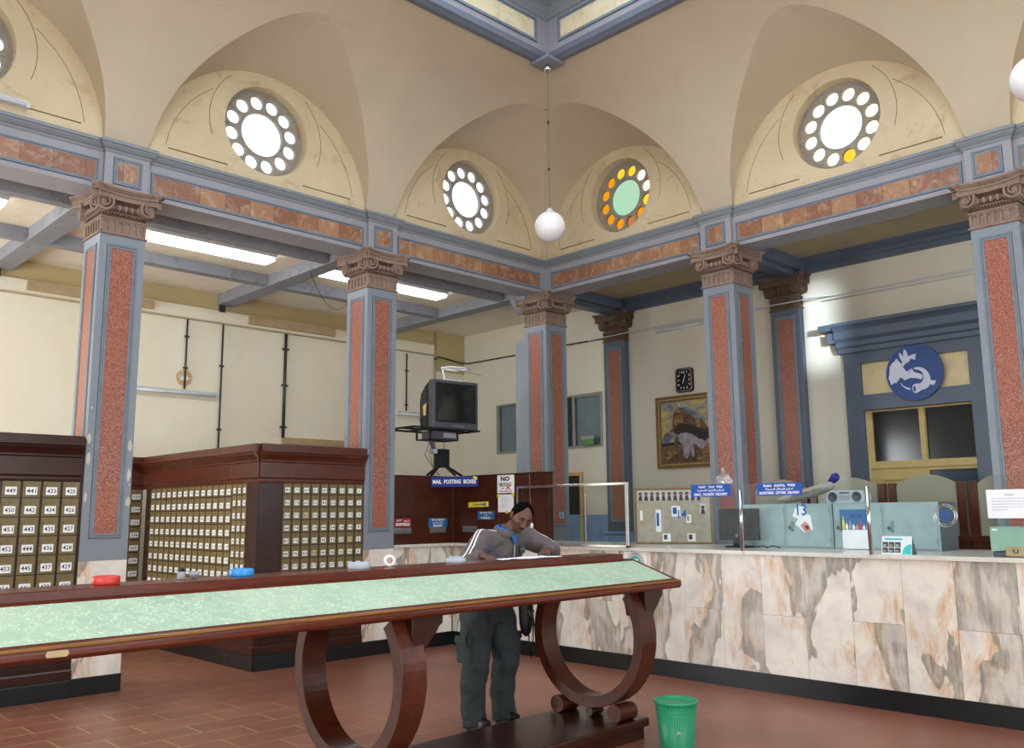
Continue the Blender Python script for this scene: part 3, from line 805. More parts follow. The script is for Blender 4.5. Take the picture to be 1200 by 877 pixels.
def make_pillar(label, group='square pillars of the hall'):
    t = empty('pillar', (0, 0, 0), 0, label, 'pillar', group)
    w = PW/2
    b = MB(); b.a = .37; b.box(-w, w, -w, w, .16, 1.1965); b.build('marble_base', M['marble'], t, bevel=.003)
    MB().box(-w-.006, w+.006, -w-.006, w+.006, 0, .16).build('plinth', M['black'], t, bevel=.003)
    MB().box(-w, w, -w, w, 1.1965, 4.335).build('shaft', M['blue'], t, bevel=.004)
    for j in range(4):
        T = side_T(j)
        f = MB(T)
        f.frame(-.108-.036, .108+.036, 1.405, 4.237, .014, 0, .010); f.frame(-.130, .130, 1.42, 4.222, .018, 0, .005)
        f.frame(-.119, .119, 1.43, 4.212, .013, 0, .009)
        f.m = 1; f.frame(-.149, .149, 1.40, 4.242, .005, 0, .003); f.frame(-.1315, .1315, 1.4185, 4.2235, .0045, 0, .0075); f.m = 0  # second slot: narrow strips coloured as shadow lines
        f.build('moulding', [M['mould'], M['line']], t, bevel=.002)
        MB(T).plate(rect(-.108, .108, 1.443, 4.2), 0, .0025).build('granite_panel', M['granite'], t)
    c = capital_bm().build('capital', [M['stone'], M['stonedk']], t, recalc=True)
    return t
p0 = make_pillar('red granite and blue pillar at the inner corner of the hall, behind the wooden posting booth')
p0.location = (PW/2, PW/2, 0)
pill = [((-S_+PW/2, PW/2), 'red granite and blue pillar standing at the end of the long wooden mailbox cabinet'),
        ((-2*S_+PW/2, PW/2), 'leftmost red granite and blue pillar, with chipped paint patches beside the nearest mailboxes'),
        ((PW/2, -S_+PW/2), 'red granite and blue pillar behind the counter, right of the framed painting'),
        ((PW/2, -2*S_+PW/2), 'rightmost red granite and blue pillar at the edge of the picture, behind a white paper notice')]
plist = [p0]
for (x, y), lb in pill:
    c = copy_tree(p0); c.location = (x, y, 0); c['label'] = lb; plist.append(c)
# paint chips on the leftmost pillar
chips = MB(FY(0, -PW/2, 0)); rnd = random.Random(3)
for cx, cz, rx, rz in ((-.195, 2.33, .018, .05), (.185, 2.27, .02, .055), (-.19, 2.13, .016, .06), (.19, 2.0, .017, .06), (-.195, 1.78, .012, .045), (.195, 1.74, .022, .05), (.2, 1.9, .006, .012), (-.19, 2.62, .01, .012)):
    chips.plate([(cx+rx*(.75+.5*rnd.random())*math.cos(a), cz+rz*(.7+.5*rnd.random())*math.sin(a)) for a in [2*PI*k/11 for k in range(11)]], 0, .0012)
chips.build('bare_paint_chips', plain('bare_plaster', '#c9c3b4', .9), plist[2])
# engaged pilasters on the right wall
def make_pilaster(label):
    t = empty('pilaster', (0, 0, 0), 0, label, 'pilaster', 'pilasters on the right wall'); w = PW/2
    MB().box(0, .108, -w, w, 1.30, 4.34).build('shaft', M['bluedk'], t, bevel=.004)
    MB().box(-.01, .108, -w-.01, w+.01, 0, 1.27).box(-.04, .108, -w-.03, w+.03, 1.27, 1.30).build('base', M['dado'], t, bevel=.004)
    T = FX(0, 0, 0); f = MB(T)
    f.frame(-.15, .15, 1.45, 4.24, .015, 0, .014); f.frame(-.132, .132, 1.468, 4.222, .02, 0, .007); f.build('moulding', M['mould'], t, bevel=.002)
    MB(T).plate(rect(-.108, .108, 1.495, 4.19), 0, .004).build('granite_panel', M['granite'], t)
    g = capital_bm()
    for p in g.v: p.x = min(p.x, -.11)      # engaged: the back half is inside the wall
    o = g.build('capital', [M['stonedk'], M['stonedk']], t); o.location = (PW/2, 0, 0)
    return t
pa = make_pilaster('dark blue pilaster with red granite strip, left of the framed painting')
pa.location = (1.84, .235, 0)
pb = copy_tree(pa); pb.location = (1.84, -2.79, 0); pb['label'] = 'dark blue pilaster with red granite strip, left of the blue-framed doorway'

# ================================================================== DOORS, WINDOWS on the right wall
# blue framed doorway (local x = -Y)
T = FX(EX, 0, 0)
ds = MB(T)
ds.plate(rect(3.55, 5.29, 0, 3.70), 0, .06, [rect(3.77, 5.07, .0, 2.86), rect(3.77, 5.07, 3.06, 3.47)])
door1 = struct('door_1', ds, M['bluedk'], bevel=.004)
hood = MB(); hood.sweep([(EX-.02, -3.50), (EX-.02, -5.34)], [(0, 3.62), (.09, 3.62), (.09, 3.68), (.12, 3.70), (.12, 3.76), (.17, 3.80), (.17, 3.90), (.21, 3.94), (.25, 3.96), (.25, 4.0), (0, 4.0)])
# returns at the ends
for y0, sg in ((-3.50, 1), (-5.34, -1)):
    for o_, za, zb in ((.03, 3.68, 3.76), (.10, 3.76, 3.90), (.18, 3.92, 4.0)):
        a, b = sorted((y0, y0+sg*o_)); hood.box(EX-.06-o_*1.05, EX, a, b, za, zb)
hood.build('hood_moulding', M['bluedk'], door1, bevel=.003)
MB(T).plate(rect(3.77, 5.07, 3.06, 3.47), 0, .012).build('cream_panel', M['creamp'], door1)
lf = MB(T)
lf.plate(rect(3.77, 5.07, 0, 2.86), -.10, -.05, [rect(3.83, 4.41, 2.21, 2.84), rect(4.49, 5.05, 2.21, 2.84), rect(4.49, 5.05, .1, 2.08)])
lf.plate(rect(3.77, 5.07, 2.12, 2.20), -.05, -.03); lf.plate(rect(4.42, 4.48, 2.2, 2.86), -.05, -.035)
lf.frame(3.90, 4.38, 1.1, 2.0, .03, -.05, -.035)
lf.build('door_leaf', M['yellowp'], door1, bevel=.002)
MB(T).plate(rect(3.80, 4.43, 2.2, 2.85), -.09, -.08).plate(rect(4.47, 5.06, 2.2, 2.85), -.09, -.08).build('transom_glass', M['darkglass'], door1)
MB(T).plate(rect(4.47, 5.06, .08, 2.1), -.09, -.08).build('door_glass', M['darkblue'], door1)
# interior window in the window wall
wi = MB(T); wi.frame(-3.12, -.60, 2.67, 3.57, .035, -.04, .02); wi.box(-3.08, -3.05, 2.7, 3.54, -.03, .01); wi.box(-1.26, -1.20, 2.7, 3.54, -.03, .01); wi.box(-1.20, -.64, 3.515, 3.54, -.03, .0)
win = struct('window_10', wi, M['alu'], bevel=.002)
MB(T).plate(rect(-1.22, -.62, 2.69, 3.55), -.05, -.04).plate(rect(-3.1, -1.55, 2.69, 3.55), -.05, -.04).build('glass', M['greyglass'], win)
MB(T).plate(rect(-1.55, -1.22, 2.69, 3.55), -.05, -.04).build('dark_pane', M['darkglass'], win)
# yellow framed doorway
dy = MB(T); dy.frame(-1.70, -1.05, -.05, 2.27, .06, 0, .03); d2 = struct('door_2', dy, M['yellowp'], bevel=.002)
MB(T).plate(rect(-1.66, -1.09, 0, 2.22), -.06, -.04).build('door_glass', M['darkglass'], d2)

# ================================================================== COUNTER
CX = -1.768; WTOP = 1.238
ct = empty('service_counter', (CX, -3.2, 0), 0, 'long veined marble service counter with a black plinth, running across the right half', 'counter')
def slabs(mb, x0, xs, z_split, seed, out0=0, th=.02):
    rn = random.Random(seed); 
    for i in range(len(xs)-1):
        a, b = xs[i]+.0015, xs[i+1]-.0015
        if z_split[i]:
            for z0, z1 in ((.16, z_split[i]-.0015), (z_split[i]+.0015, 1.203)):
                mb.a = rn.random()*9+.1; mb.plate(rect(a, b, z0, z1), out0, out0+th)
        else:
            mb.a = rn.random()*9+.1; mb.plate(rect(a, b, .16, 1.203), out0, out0+th)
fp = MB(Matrix.Translation((-CX, 3.2, 0)) @ FX(CX+.02, 0, 0))
xs = [0.0, .36, .78, 1.20, 1.62, 1.98, 2.28, 2.68, 3.10, 3.50, 3.926, 4.343, 4.765, 5.188, 5.621, 6.03, 6.478, 6.9, 7.33, 7.76, 8.2, 8.63, 9.06]
sp_ = [.0, .68, 0, .67, 0, 0, .68, 0, 0, .68, 0, .675, 0, .68, 0, .68, 0, .68, 0, .68, 0, .68]
sp_[8] = 0; sp_[9] = .685
slabs(fp, 0, xs, sp_, 21)
o = fp.build('marble_front', M['marble'], ct)
MB(Matrix.Translation((-CX, 3.2, 0))).box(CX+.02, CX+.30, -9.06, 0, 0, 1.2).build('counter_body', M['wall_r'], ct)
MB(Matrix.Translation((-CX, 3.2, 0))).box(CX-.012, CX+.02, -9.06, .0, 0, .16).build('plinth', M['black'], ct, bevel=.002)
ct2 = empty('service_counter', (-2.2, 0, 0), 0, 'short veined marble counter under the wooden posting booth, between pillar and corner', 'counter')
fp = MB(Matrix.Translation((2.2, 0, 0)) @ FY(0, .02, 0))
slabs(fp, 0, [-2.69, -2.47, -2.12, -1.79], [0, 0, 0], 5)
fp.build('marble_front', M['marble'], ct2)
MB(Matrix.Translation((2.2, 0, 0))).box(-2.69, -1.77, .02, .30, 0, 1.2).build('counter_body', M['wall_r'], ct2)
MB(Matrix.Translation((2.2, 0, 0))).box(-2.69, -1.78, -.012, .02, 0, .16).build('plinth', M['black'], ct2, bevel=.002)
wt = MB(); wt.plate([(-2.69, -.03), (-1.80, -.03), (-1.80, -9.1), (-.42, -9.1), (-.42, -.3), (-.42, .5), (-2.69, .5)], 1.203, WTOP)
wo = wt.build('worktop', M['marbletop'], bevel=.004); tag(wo, 'pale marble worktop lying along the whole service counter', 'worktop')

# round green seal stuck on the counter front
T = FX(CX, -2.90, 1.08)
sg_ = empty('round_seal_sticker', (CX, -2.90, 1.08), 0, 'square white sticker with a round green seal on the counter front, behind the desk end', 'sticker')
Tl = FX(0, 0, 0)
MB(Tl).plate(rect(-.145, .145, -.13, .118), 0, .003).build('backing', M['white'], sg_)
g = MB(Tl); g.plate(circle(.115, 40), .003, .004); g.build('black_ring', M['ink'], sg_)
g = MB(Tl); g.plate(circle(.111, 40), .004, .005); g.build('white_ring', M['white'], sg_)
g = MB(Tl); g.plate(circle(.080, 36), .005, .006); g.build('green_disc', plain('seal_green', '#47b29c', .5), sg_)
g = MB(Tl); g.plate([(-.04, -.01), (.045, -.005), (.04, .045), (-.035, .04)], .006, .007); g.plate([(-.055, -.05), (.06, -.05), (.05, -.025), (-.045, -.025)], .006, .007); g.build('building_drawing', M['white'], sg_)
g = MB(Tl)
for k in range(26):
    a = R(200-k*9.6); g.plate(rect(-.0045, .0045, -.008, .008), .005, .006, M=Matrix.Translation((.095*math.cos(a), .095*math.sin(a), 0)) @ Matrix.Rotation(a-PI/2, 4, 'Z'))
g.build('ring_lettering', M['ink'], sg_)

# ================================================================== POSTING BOOTH
bt_ = empty('posting_booth', (-1.768, 0, WTOP), 0, 'dark red mahogany posting booth with letter slots, on the counter corner', 'booth')
Bo = Matrix.Translation((1.768, 0, -WTOP))
MB(Bo).plate([(-2.69, .0), (-1.77, .0), (-1.77, -1.68), (-1.69, -1.68), (-1.69, -.01), (-.06, -.01), (-.06, .48), (-2.69, .48)], WTOP+.0, 2.06).build('panelling', M['woodred'], bt_, bevel=.004)
MB(Bo).plate([(-2.69, -.012), (-1.782, -.012), (-1.782, -1.69), (-1.68, -1.69), (-1.68, -.012), (-.05, -.012), (-.05, .48), (-2.69, .48)], 2.06, 2.072).build('top_edge', M['wooddk'], bt_)
def slot(T):
    g = MB(T); g.frame(-.125, .125, -.036, .036, .014, 0, .012); g.box(-.118, .118, -.032, .032, 0, .004)
    g.add([(-.118, .03, .004), (.118, .03, .004), (.118, -.02, .028), (-.118, -.02, .028)], [(0, 1, 2, 3)])
    return g
lb = M['alu']
slot(Bo @ FY(-2.565, 0, 1.405)).build('letter_slot', lb, bt_, bevel=.002)
slot(Bo @ FY(-2.02, 0, 1.405)).build('letter_slot', lb, bt_, bevel=.002)
slot(Bo @ FX(-1.77, -.335, 1.412)).build('letter_slot', lb, bt_, bevel=.002)
# signs: each one a thing
def sign(name, T, w_, h_, base, lines, ink, label, cat='sign', group=None, th=.006, thick=False):
    o = empty(name, T.translation, 0, label, cat, group)
    L = Matrix.Translation(-T.translation) @ T
    MB(L).plate(rect(-w_/2, w_/2, -h_/2, h_/2), 0, th).build('board', base, o, bevel=.001)
    tot = sum(l[1] for l in lines); y = h_/2 - (h_-tot*h_)/2
    for txt, fh, fw in lines:
        g = MB(L); put_text(g, txt, 0, y-fh*h_/2, w_*fw, h_*fh*.80, th+.0008, bold=.03); y -= fh*h_
        if g.v: g.build('lettering', ink, o, recalc=False)
    return o
sign('express_sign', FY(-2.565, -.003, 1.50), .25, .10, M['signred'], [('ፈጣን   ' + arabic('سريع'), .42, .84), ('EXPRESS', .42, .84)], M['white'], 'dark red sign reading EXPRESS above a letter slot, beside the pillar')
sign('inland_sign', FY(-2.02, -.003, 1.492), .30, .115, M['signteal'], [('የሀገር ውስጥ', .3, .72), (arabic('داخلي وطني'), .3, .62), ('INLAND', .3, .5)], M['white'], 'blue sign reading INLAND above the middle letter slot of the posting booth')
sign('foreign_sign', FX(-1.772, -.63, 1.578), .30, .10, M['signteal'], [('ወደ ውጭ ሀገር', .3, .75), (arabic('خارجي'), .3, .55), ('FOREIGN', .3, .62)], M['white'], 'blue sign reading FOREIGN, left of the writing man on the posting booth')
# the navy board bridges the inner corner of the booth
ms = sign('mail_posting_sign', Matrix.Translation((-1.962, -.256, 1.996)) @ Matrix.Rotation(R(-53.8), 4, 'Z') @ FY(0, 0, 0), .60, .13, M['signnavy'], [('MAIL  POSTING  BOXES', .5, .92)], M['white'], 'long navy sign reading MAIL POSTING BOXES at the top of the wooden booth')
T = FX(-1.774, -.985, 1.948)
ns = sign('no_smoking_sign', T, .29, .215, M['white'], [], M['ink'], 'white NO SMOKING sign at the top of the posting booth')
L = Matrix.Translation(-T.translation) @ T
g = MB(L); put_text(g, 'NO', -.005, .063, .20, .058, .007, bold=.05); g.build('lettering', M['ink'], ns, recalc=False)
g = MB(L); put_text(g, 'SMOKING', -.005, -.005, .215, .048, .007, bold=.02); g.build('second_line', M['ink'], ns, recalc=False)
g = MB(L); put_text(g, 'ማጨስ ክልክል ነው', 0, -.086, .21, .022, .007); g.build('small_lettering', M['ink'], ns, recalc=False)
g = MB(L); 
for a in (35, -35): g.plate(rect(-.042, .042, -.007, .007), .008, .009, M=Matrix.Translation((.045, -.040, 0)) @ Matrix.Rotation(R(a), 4, 'Z'))
g.plate(rect(-.065, -.025, -.055, -.044), .008, .009); g.build('red_cross', plain('red_ink', '#d0352c', .5), ns)
T = FX(-1.772, -.98, 1.72)
pn = sign('taped_notice', T, .27, .21, M['paper'], [], M['ink'], 'sheet of handwriting taped up under the NO SMOKING sign', 'notice', th=.002)
L = Matrix.Translation(-T.translation) @ T
M['pencil'] = plain('faint_ink', '#8f94ad', .7)
g = MB(L); rn = random.Random(4)
for i in range(8): g.plate(rect(-.09+rn.random()*.02, .03+rn.random()*.07, .07-i*.018, .073-i*.018), .002, .0026)
g.build('writing', M['pencil'], pn)
for x, y in ((-.125, .09), (.125, .1), (.02, -.1)): MB(L).plate(rect(x-.022, x+.022, y-.02, y+.02), .002, .003).build('yellow_tape', M['yellow'], pn)
sign('yellow_sticker', Matrix.Translation((-1.772, -.49, 1.712)) @ FX(0, 0, 0) @ Matrix.Rotation(R(1), 4, 'Z'), .37, .062, M['yellow'], [('Customer Mail', .5, .5)], M['signnavy'], 'narrow yellow sticker with small lettering and a blue globe on the posting booth', 'sticker', th=.002)
MB(Matrix.Translation((0, 0, 0)) @ FX(0, 0, 0)).plate(circle(.021, 18, .115, 0), .002, .0035).build('globe_mark', M['signteal'], bpy.data.objects['yellow_sticker'])
MB(Matrix.Rotation(R(-53.8), 4, 'Z') @ FY(0, 0, 0)).plate([(.235, .045), (.285, .020), (.295, .045), (.25, .068)], .007, .008).build('yellow_tape', M['yellow'], ms)
pc = empty('pull_cord_switch', (-1.790, -1.40, 2.055), 0, 'thin cord with a small white pull switch hanging on the posting booth', 'switch')
g = MB(); g.smooth = True; g.tube([(0, 0, 0), (-.004, -.01, -.25), (-.004, -.035, -.56)], .004, 6); g.build('cord', M['cord'], pc)
g = MB(); g.smooth = True; g.ball((-.008, -.037, -.60), (.016, .022, .035), 12, 8); g.build('switch_pull', M['label'], pc)

# ================================================================== TELEVISION on its stand, on the booth
tv = empty('television_stand', (-1.76, .26, 2.073), 0, 'black bracket stand with a shelf holding up the television above the booth', 'stand')
g = MB()
for a, b in ((-.26, -.05), (.30, -.08), (-.05, .14), (.12, -.16)): g.tube([(a, b, .022), (.02, 0, .20)], .018, 8)
g.build('tripod_foot', M['plastic'], tv)
MB().box(-.06, .10, -.07, .07, .14, .40).build('gear_box', M['plastic'], tv, bevel=.01)
g = MB(); g.tube([(-.02, 0, .30), (-.16, -.04, .42), (-.2, -.02, .55), (-.2, 0, .72)], .025, 8); g.build('swivel_arm', M['plasticg'], tv)
g = MB(); g.cyl((-.16, -.09, .36), (-.16, -.02, .36), .035); g.build('arm_joint', M['greyp'], tv)
g = MB(); g.frame(-.62, .50, -.22, .40, .03, .66, .685); g.box(-.6, .48, -.01, .02, .655, .68); g.box(-.3, -.27, -.2, .38, .655, .68); g.box(.2, .23, -.2, .38, .655, .68)
for x in (-.30, .16):
    for y in (-.15, .12): g.box(x-.01, x+.01, y-.01, y+.01, .52, .67)
g.box(-.31, .17, -.16, .13, .515, .53); g.build('shelf', M['plastic'], tv)
g = MB(); g.smooth = True
g.tube([(-.2, -.02, .5), (-.30, -.05, .3), (-.12, -.03, .1), (-.02, 0, .02)], .005, 5); g.tube([(-.1, .0, .52), (-.18, .02, .35), (-.08, .05, .12)], .004, 5); g.tube([(.05, 0, .52), (.08, .02, .38), (.02, .02, .3)], .004, 5)
g.build('cable', M['plasticg'], tv)
tv.scale = (1, 1, .91)
dv = empty('video_player', (-1.82, .23, 2.557), 0, 'flat silver video player on the lower rack under the television', 'player')
MB().box(-.2, .2, -.12, .10, 0, .10).build('case', M['plasticg'], dv, bevel=.004); MB().box(-.02, .19, -.128, -.12, .02, .08).build('front_panel', M['bluelit'], dv)
tvv = empty('television', (-1.60, .32, 2.699), R(-5), 'old dark tube television with indoor aerial, high above the posting booth', 'television')
g = MB(); g.plate([(-.37, -.20), (.37, -.20), (.37, -.10), (-.37, -.10)], 0, .64); g.build('bezel', M['plasticg'], tvv, bevel=.02)
g = MB()
vs = []
def ringv(x, y, z0, z1): return [(-x, y, z0), (x, y, z0), (x, y, z1), (-x, y, z1)]
secs = [(.36, -.10, .01, .62), (.34, .02, .02, .58), (.27, .22, .08, .5), (.20, .36, .12, .42)]
for s4 in secs: vs += ringv(*s4)
fs = [tuple(range(4)), (15, 14, 13, 12)]
for i in range(3):
    for q in range(4): fs.append((4*i+q, 4*i+(q+1) % 4, 4*i+4+(q+1) % 4, 4*i+4+q))
g.add(vs, fs); g.box(-.30, .30, -.08, .2, .0, .18); g.build('rear_case', M['plastic'], tvv, bevel=.012)
g = MB(); N = 12; vs = []; fs = []
for i in range(N+1):
    for j in range(N+1):
        u, v_ = -1+2*i/N, -1+2*j/N; vs.append((.30*u, -.203-.018*(1-u*u*.9)*(1-v_*v_*.9), .34+.235*v_))
for i in range(N):
    for j in range(N): fs.append((i*(N+1)+j, i*(N+1)+j+1, (i+1)*(N+1)+j+1, (i+1)*(N+1)+j))
g.add(vs, fs); g.smooth = True; g.build('screen', M['screen'], tvv, smooth=True)
g = MB(); g.frame(-.32, .32, .085, .60, .022, 0, .012, M=FY(0, -.2, 0)); g.build('screen_surround', M['plastic'], tvv, bevel=.003)
for i in range(5): MB().box(-.05+i*.04, -.035+i*.04, -.206, -.2, .035, .045).build('control_button', M['greyp'], tvv)
g = MB(); 
g.add([(-.372, .02, .30), (-.372, -.06, .34), (-.372, -.05, .18), (-.372, .01, .17)], [(0, 1, 2, 3)]); g.build('torn_sticker', M['clay'], tvv)
ae = empty('indoor_aerial', (-1.55, .32, 3.340), R(-5), 'white plastic indoor aerial with loops standing on the television', 'aerial')
MB().box(-.13, .15, -.10, .05, 0, .03).build('base', M['white'], ae, bevel=.01)
g = MB(); g.smooth = True; g.tube([(-.09, 0, .02), (-.10, 0, .10), (-.14, -.02, .17)], .012, 6); g.build('stem', M['white'], ae)
g = MB(); g.smooth = True
g.tube([(-.14, 0, .19), (-.05, -.05, .21), (.18, -.06, .215), (.31, -.02, .205), (.18, .05, .20), (-.05, .05, .19)], .013, 6, closed=True); g.tube([(-.10, -.03, .175), (.1, -.04, .185), (.22, -.0, .185), (.1, .04, .18), (-.05, .02, .175)], .009, 6, closed=True)
g.build('loop', M['white'], ae)
g = MB(); g.tube([(.05, 0, .185), (.50, -.04, .145)], .004, 6); g.build('rod', M['chrome'], ae)

# ================================================================== MAILBOX CABINETS
def door_mesh(w_, h_):
    g = MB(); g.plate(rect(-w_/2, w_/2, -h_/2, h_/2), 0, .010); g.frame(-w_/2, w_/2, -h_/2, h_/2, .006, .010, .013)
    g.cyl((0, h_*.28, .010), (0, h_*.28, .015), min(.010, w_*.09), 10); g.frame(-w_*.36, w_*.36, -h_*.40, h_*.10, .005, .010, .0135)
    return g
class Doors:
    def __init__(s, w_, h_): s.w, s.h = w_, h_; s.proto = None
    def make(s, par, T, num, lab='label', orange=False):
        """one brass door with its own number label"""
        if s.proto is None:
            g = door_mesh(s.w, s.h); g.M = Matrix.Identity(4)
            o = g.build('mailbox_door', M['brass'], par); s.proto = o
            # lock keyhole
        else:
            o = s.proto.copy(); COL.objects.link(o); o.parent = par
        o.matrix_local = T
        w_, h_ = s.w, s.h; g = MB(); g.plate(rect(-w_*.33, w_*.33, -h_*.37, h_*.07), .011, .0125); g.m = 1
        if num: put_text(g, str(num), 0, -h_*.15, w_*.52, h_*.24, .0130)
        l_ = g.build('number_label', [M[lab], M['ink']], o, recalc=False)
        return o
def crown_prof(base_out=0):
    z = 0
    return [(0, -.42), (.004, -.42), (.008, -.40), (.008, -.375), (.02, -.36), (.02, -.20), (.03, -.19), (.03, -.175), (.045, -.15), (.075, -.115), (.08, -.095), (.095, -.09), (.095, -.075), (.06, -.07), (.06, .0), (0, .0)]
def cabinet(name, label, path, back, top, faces_fn, group='mailbox cabinets'):
    pass
def band(path, prof, nm, mat, par, M0, bev=.003):
    g = MB(M0); g.sweep(path, prof); return g.build(nm, mat, par, bevel=bev)
base_prof = [(0, .16), (.012, .16), (.012, .235), (.002, .25), (0, .25)]
pl_prof = [(-.02, 0), (.014, 0), (.014, .15), (.004, .16), (-.02, .16)]
TOPZ = 2.365
# front unit: faces the hall, numbers 1-90
W1 = 'mailbox_cabinet'
o1 = empty(W1, (-4.48, 0, 0), 0, 'dark wooden cabinet of small brass mailboxes numbered 1 to 90, against the pillar', 'cabinet', 'brass mailbox cabinets')
Mo = Matrix.Translation((4.48, 0, 0))
MB(Mo).box(-4.466, -3.135, .012, .59, 0, TOPZ-.02).build('body', M['wooddk'], o1)
g = MB(Mo @ FY(0, .012, 0)); g.plate(rect(-4.48, -3.135, .16, 1.97), 0, .008, [rect(-4.195, -3.145, .575, 1.968)])
g.build('face_frame', M['wooddk'], o1, bevel=.001)
band([(-4.48, .0), (-3.135, .0)], crown_prof_ := [(o, TOPZ+z) for o, z in crown_prof()], 'crown', M['crown'], o1, Mo)
band([(-4.48, .0), (-3.135, .0)], base_prof, 'base_moulding', M['wooddk'], o1, Mo)
band([(-4.48, .0), (-3.135, .0)], pl_prof, 'plinth', M['black'], o1, Mo)
g = MB(Mo @ FY(0, .012, 0)); g.frame(-4.4, -3.2, .27, .54, .02, .008, .016); g.build('lower_panel', M['wooddk'], o1, bevel=.002)
dd = Doors(.100, .128)
for c in range(9):
    for r_ in range(10):
        n_ = (8-c)*10+r_+1; lab = 'label'
        if (c, r_) in ((2, 2), (7, 4), (3, 5), (5, 8)): lab = 'label2'
        dd.make(o1, Mo @ FY(-4.135+.1167*c, .011, 1.893-.1375*r_), n_, lab)
M['orange_label'] = plain('orange_brown_label', '#a8622c', .5)
# side unit: 14 columns, faces the near left
o2 = empty(W1, (-4.48, 2.85, 0), 0, 'long dark wooden cabinet of fourteen mailbox columns, seen at a slant', 'cabinet', 'brass mailbox cabinets')
Mo = Matrix.Translation((4.48, -2.85, 0))
MB(Mo).box(-4.468, -3.30, .60, 2.99, 0, TOPZ-.02).build('body', M['wooddk'], o2)
band([(-4.48, 3.04), (-4.48, .60)], crown_prof_, 'crown', M['crown'], o2, Mo)
band([(-4.48, 3.04), (-4.48, .60)], base_prof, 'base_moulding', M['wooddk'], o2, Mo)
band([(-4.48, 3.04), (-4.48, .60)], pl_prof, 'plinth', M['black'], o2, Mo)
dd = Doors(.142, .138)
for c in range(14):
    for r_ in range(7):
        dd.make(o2, Mo @ FX(-4.469, 2.735-.158*c, 1.885-.151*r_), 100+c*10+r_)
g = MB(Mo)
for c in range(14):
    for r_ in range(7, 9):
        T = FX(-4.469, 2.735-.158*c, 1.885-.151*r_); g.m = 0; g.plate(rect(-.071, .071, -.069, .069), 0, .01, M=T); g.m = 1; g.plate(rect(-.045, .045, -.05, .01), .01, .0125, M=T)
o = g.build('lower_mailbox_doors', [M['brass'], M['label']], o2); o['kind'] = 'stuff'
# narrow unit
o3 = empty(W1, (-4.48, .3, 0), 0, 'narrow dark wooden cabinet with three slim columns of mailboxes and a blank corner panel', 'cabinet', 'brass mailbox cabinets')
Mo = Matrix.Translation((4.48, -.3, 0))
MB(Mo).plate([(-4.468, .02), (-4.468, .598), (-4.45, .598), (-4.45, .02)], 0, TOPZ-.02).build('body', M['wooddk'], o3)
band([(-4.48, .598), (-4.48, -.0)], crown_prof_, 'crown', M['crown'], o3, Mo)
band([(-4.48, .598), (-4.48, -.0)], base_prof, 'base_moulding', M['wooddk'], o3, Mo)
band([(-4.48, .598), (-4.48, -.0)], pl_prof, 'plinth', M['black'], o3, Mo)
MB(Mo @ FX(-4.468, 0, 0)).plate(rect(-.24, 0, .16, 1.96), 0, .012).build('corner_panel', M['wooddk'], o3, bevel=.002)
dd = Doors(.098, .128)
for c in range(3):
    for r_ in range(8):
        dd.make(o3, Mo @ FX(-4.469, .54-.1135*c, 1.893-.1375*r_), 241+c*8+r_)
# wall unit at the back left
o4 = empty(W1, (-5.2, 3.05, 0), 0, 'dark wooden mailbox cabinet at the back, glimpsed between the left pillar and the slanting cabinet', 'cabinet', 'brass mailbox cabinets')
Mo = Matrix.Translation((5.2, -3.05, 0))
MB(Mo).box(-6.0, -4.50, 3.06, 3.6, 0, TOPZ-.02).build('body', M['wooddk'], o4)
band([(-6.0, 3.05), (-4.48, 3.05)], crown_prof_, 'crown', M['crown'], o4, Mo)
band([(-6.0, 3.05), (-4.48, 3.05)], pl_prof, 'plinth', M['black'], o4, Mo)
dd = Doors(.165, .150)
for c in range(4):
    for r_ in range(8):
        dd.make(o4, Mo @ FY(-4.575-.18*c, 3.059, 1.875-.163*r_), 233+r_-8*c+20*(c == 0)*0)
# nearest unit, at the left edge
o5 = empty(W1, (-6.9, 0, 0), 0, 'nearest dark wooden mailbox cabinet at the left edge, with large numbers 425 to 453', 'cabinet', 'brass mailbox cabinets')
Mo = Matrix.Translation((6.9, 0, 0))
MB(Mo).box(-7.45, -6.265, .012, .42, 0, TOPZ-.04).build('body', M['wooddk'], o5)
cp5 = [(o, TOPZ-.025+z) for o, z in crown_prof()]
band([(-7.45, .0), (-6.29, .0)], cp5, 'crown', M['wooddk'], o5, Mo)
band([(-7.45, .0), (-6.262, .0)], base_prof, 'base_moulding', M['wooddk'], o5, Mo)
band([(-7.45, .0), (-6.262, .0)], pl_prof, 'plinth', M['black'], o5, Mo)
g = MB(Mo @ FY(0, .012, 0)); g.frame(-7.3, -6.34, .28, .53, .02, .008, .016); g.build('lower_panel', M['wooddk'], o5, bevel=.002)
dd = Doors(.145, .160)
for c in range(6):
    for r_ in range(8):
        dd.make(o5, Mo @ FY(-6.365-.1665*c, .011, 1.858-.169*r_), 425+r_+8*c)

# ================================================================== WRITING DESK
TH = .035; YC = -4.27
DM = Matrix.Translation((-4, YC, 0)) @ Matrix.Rotation(TH, 4, 'Z') @ Matrix.Translation((4, 0, 0))
dk = empty('writing_desk', (-4, YC, 0), TH, 'long two-sided mahogany writing desk with green flecked slopes and ring-shaped legs', 'desk')
Dl = Matrix.Translation((4, 0, 0))
X0, X1 = -9.2, -3.70
HR = 1.29
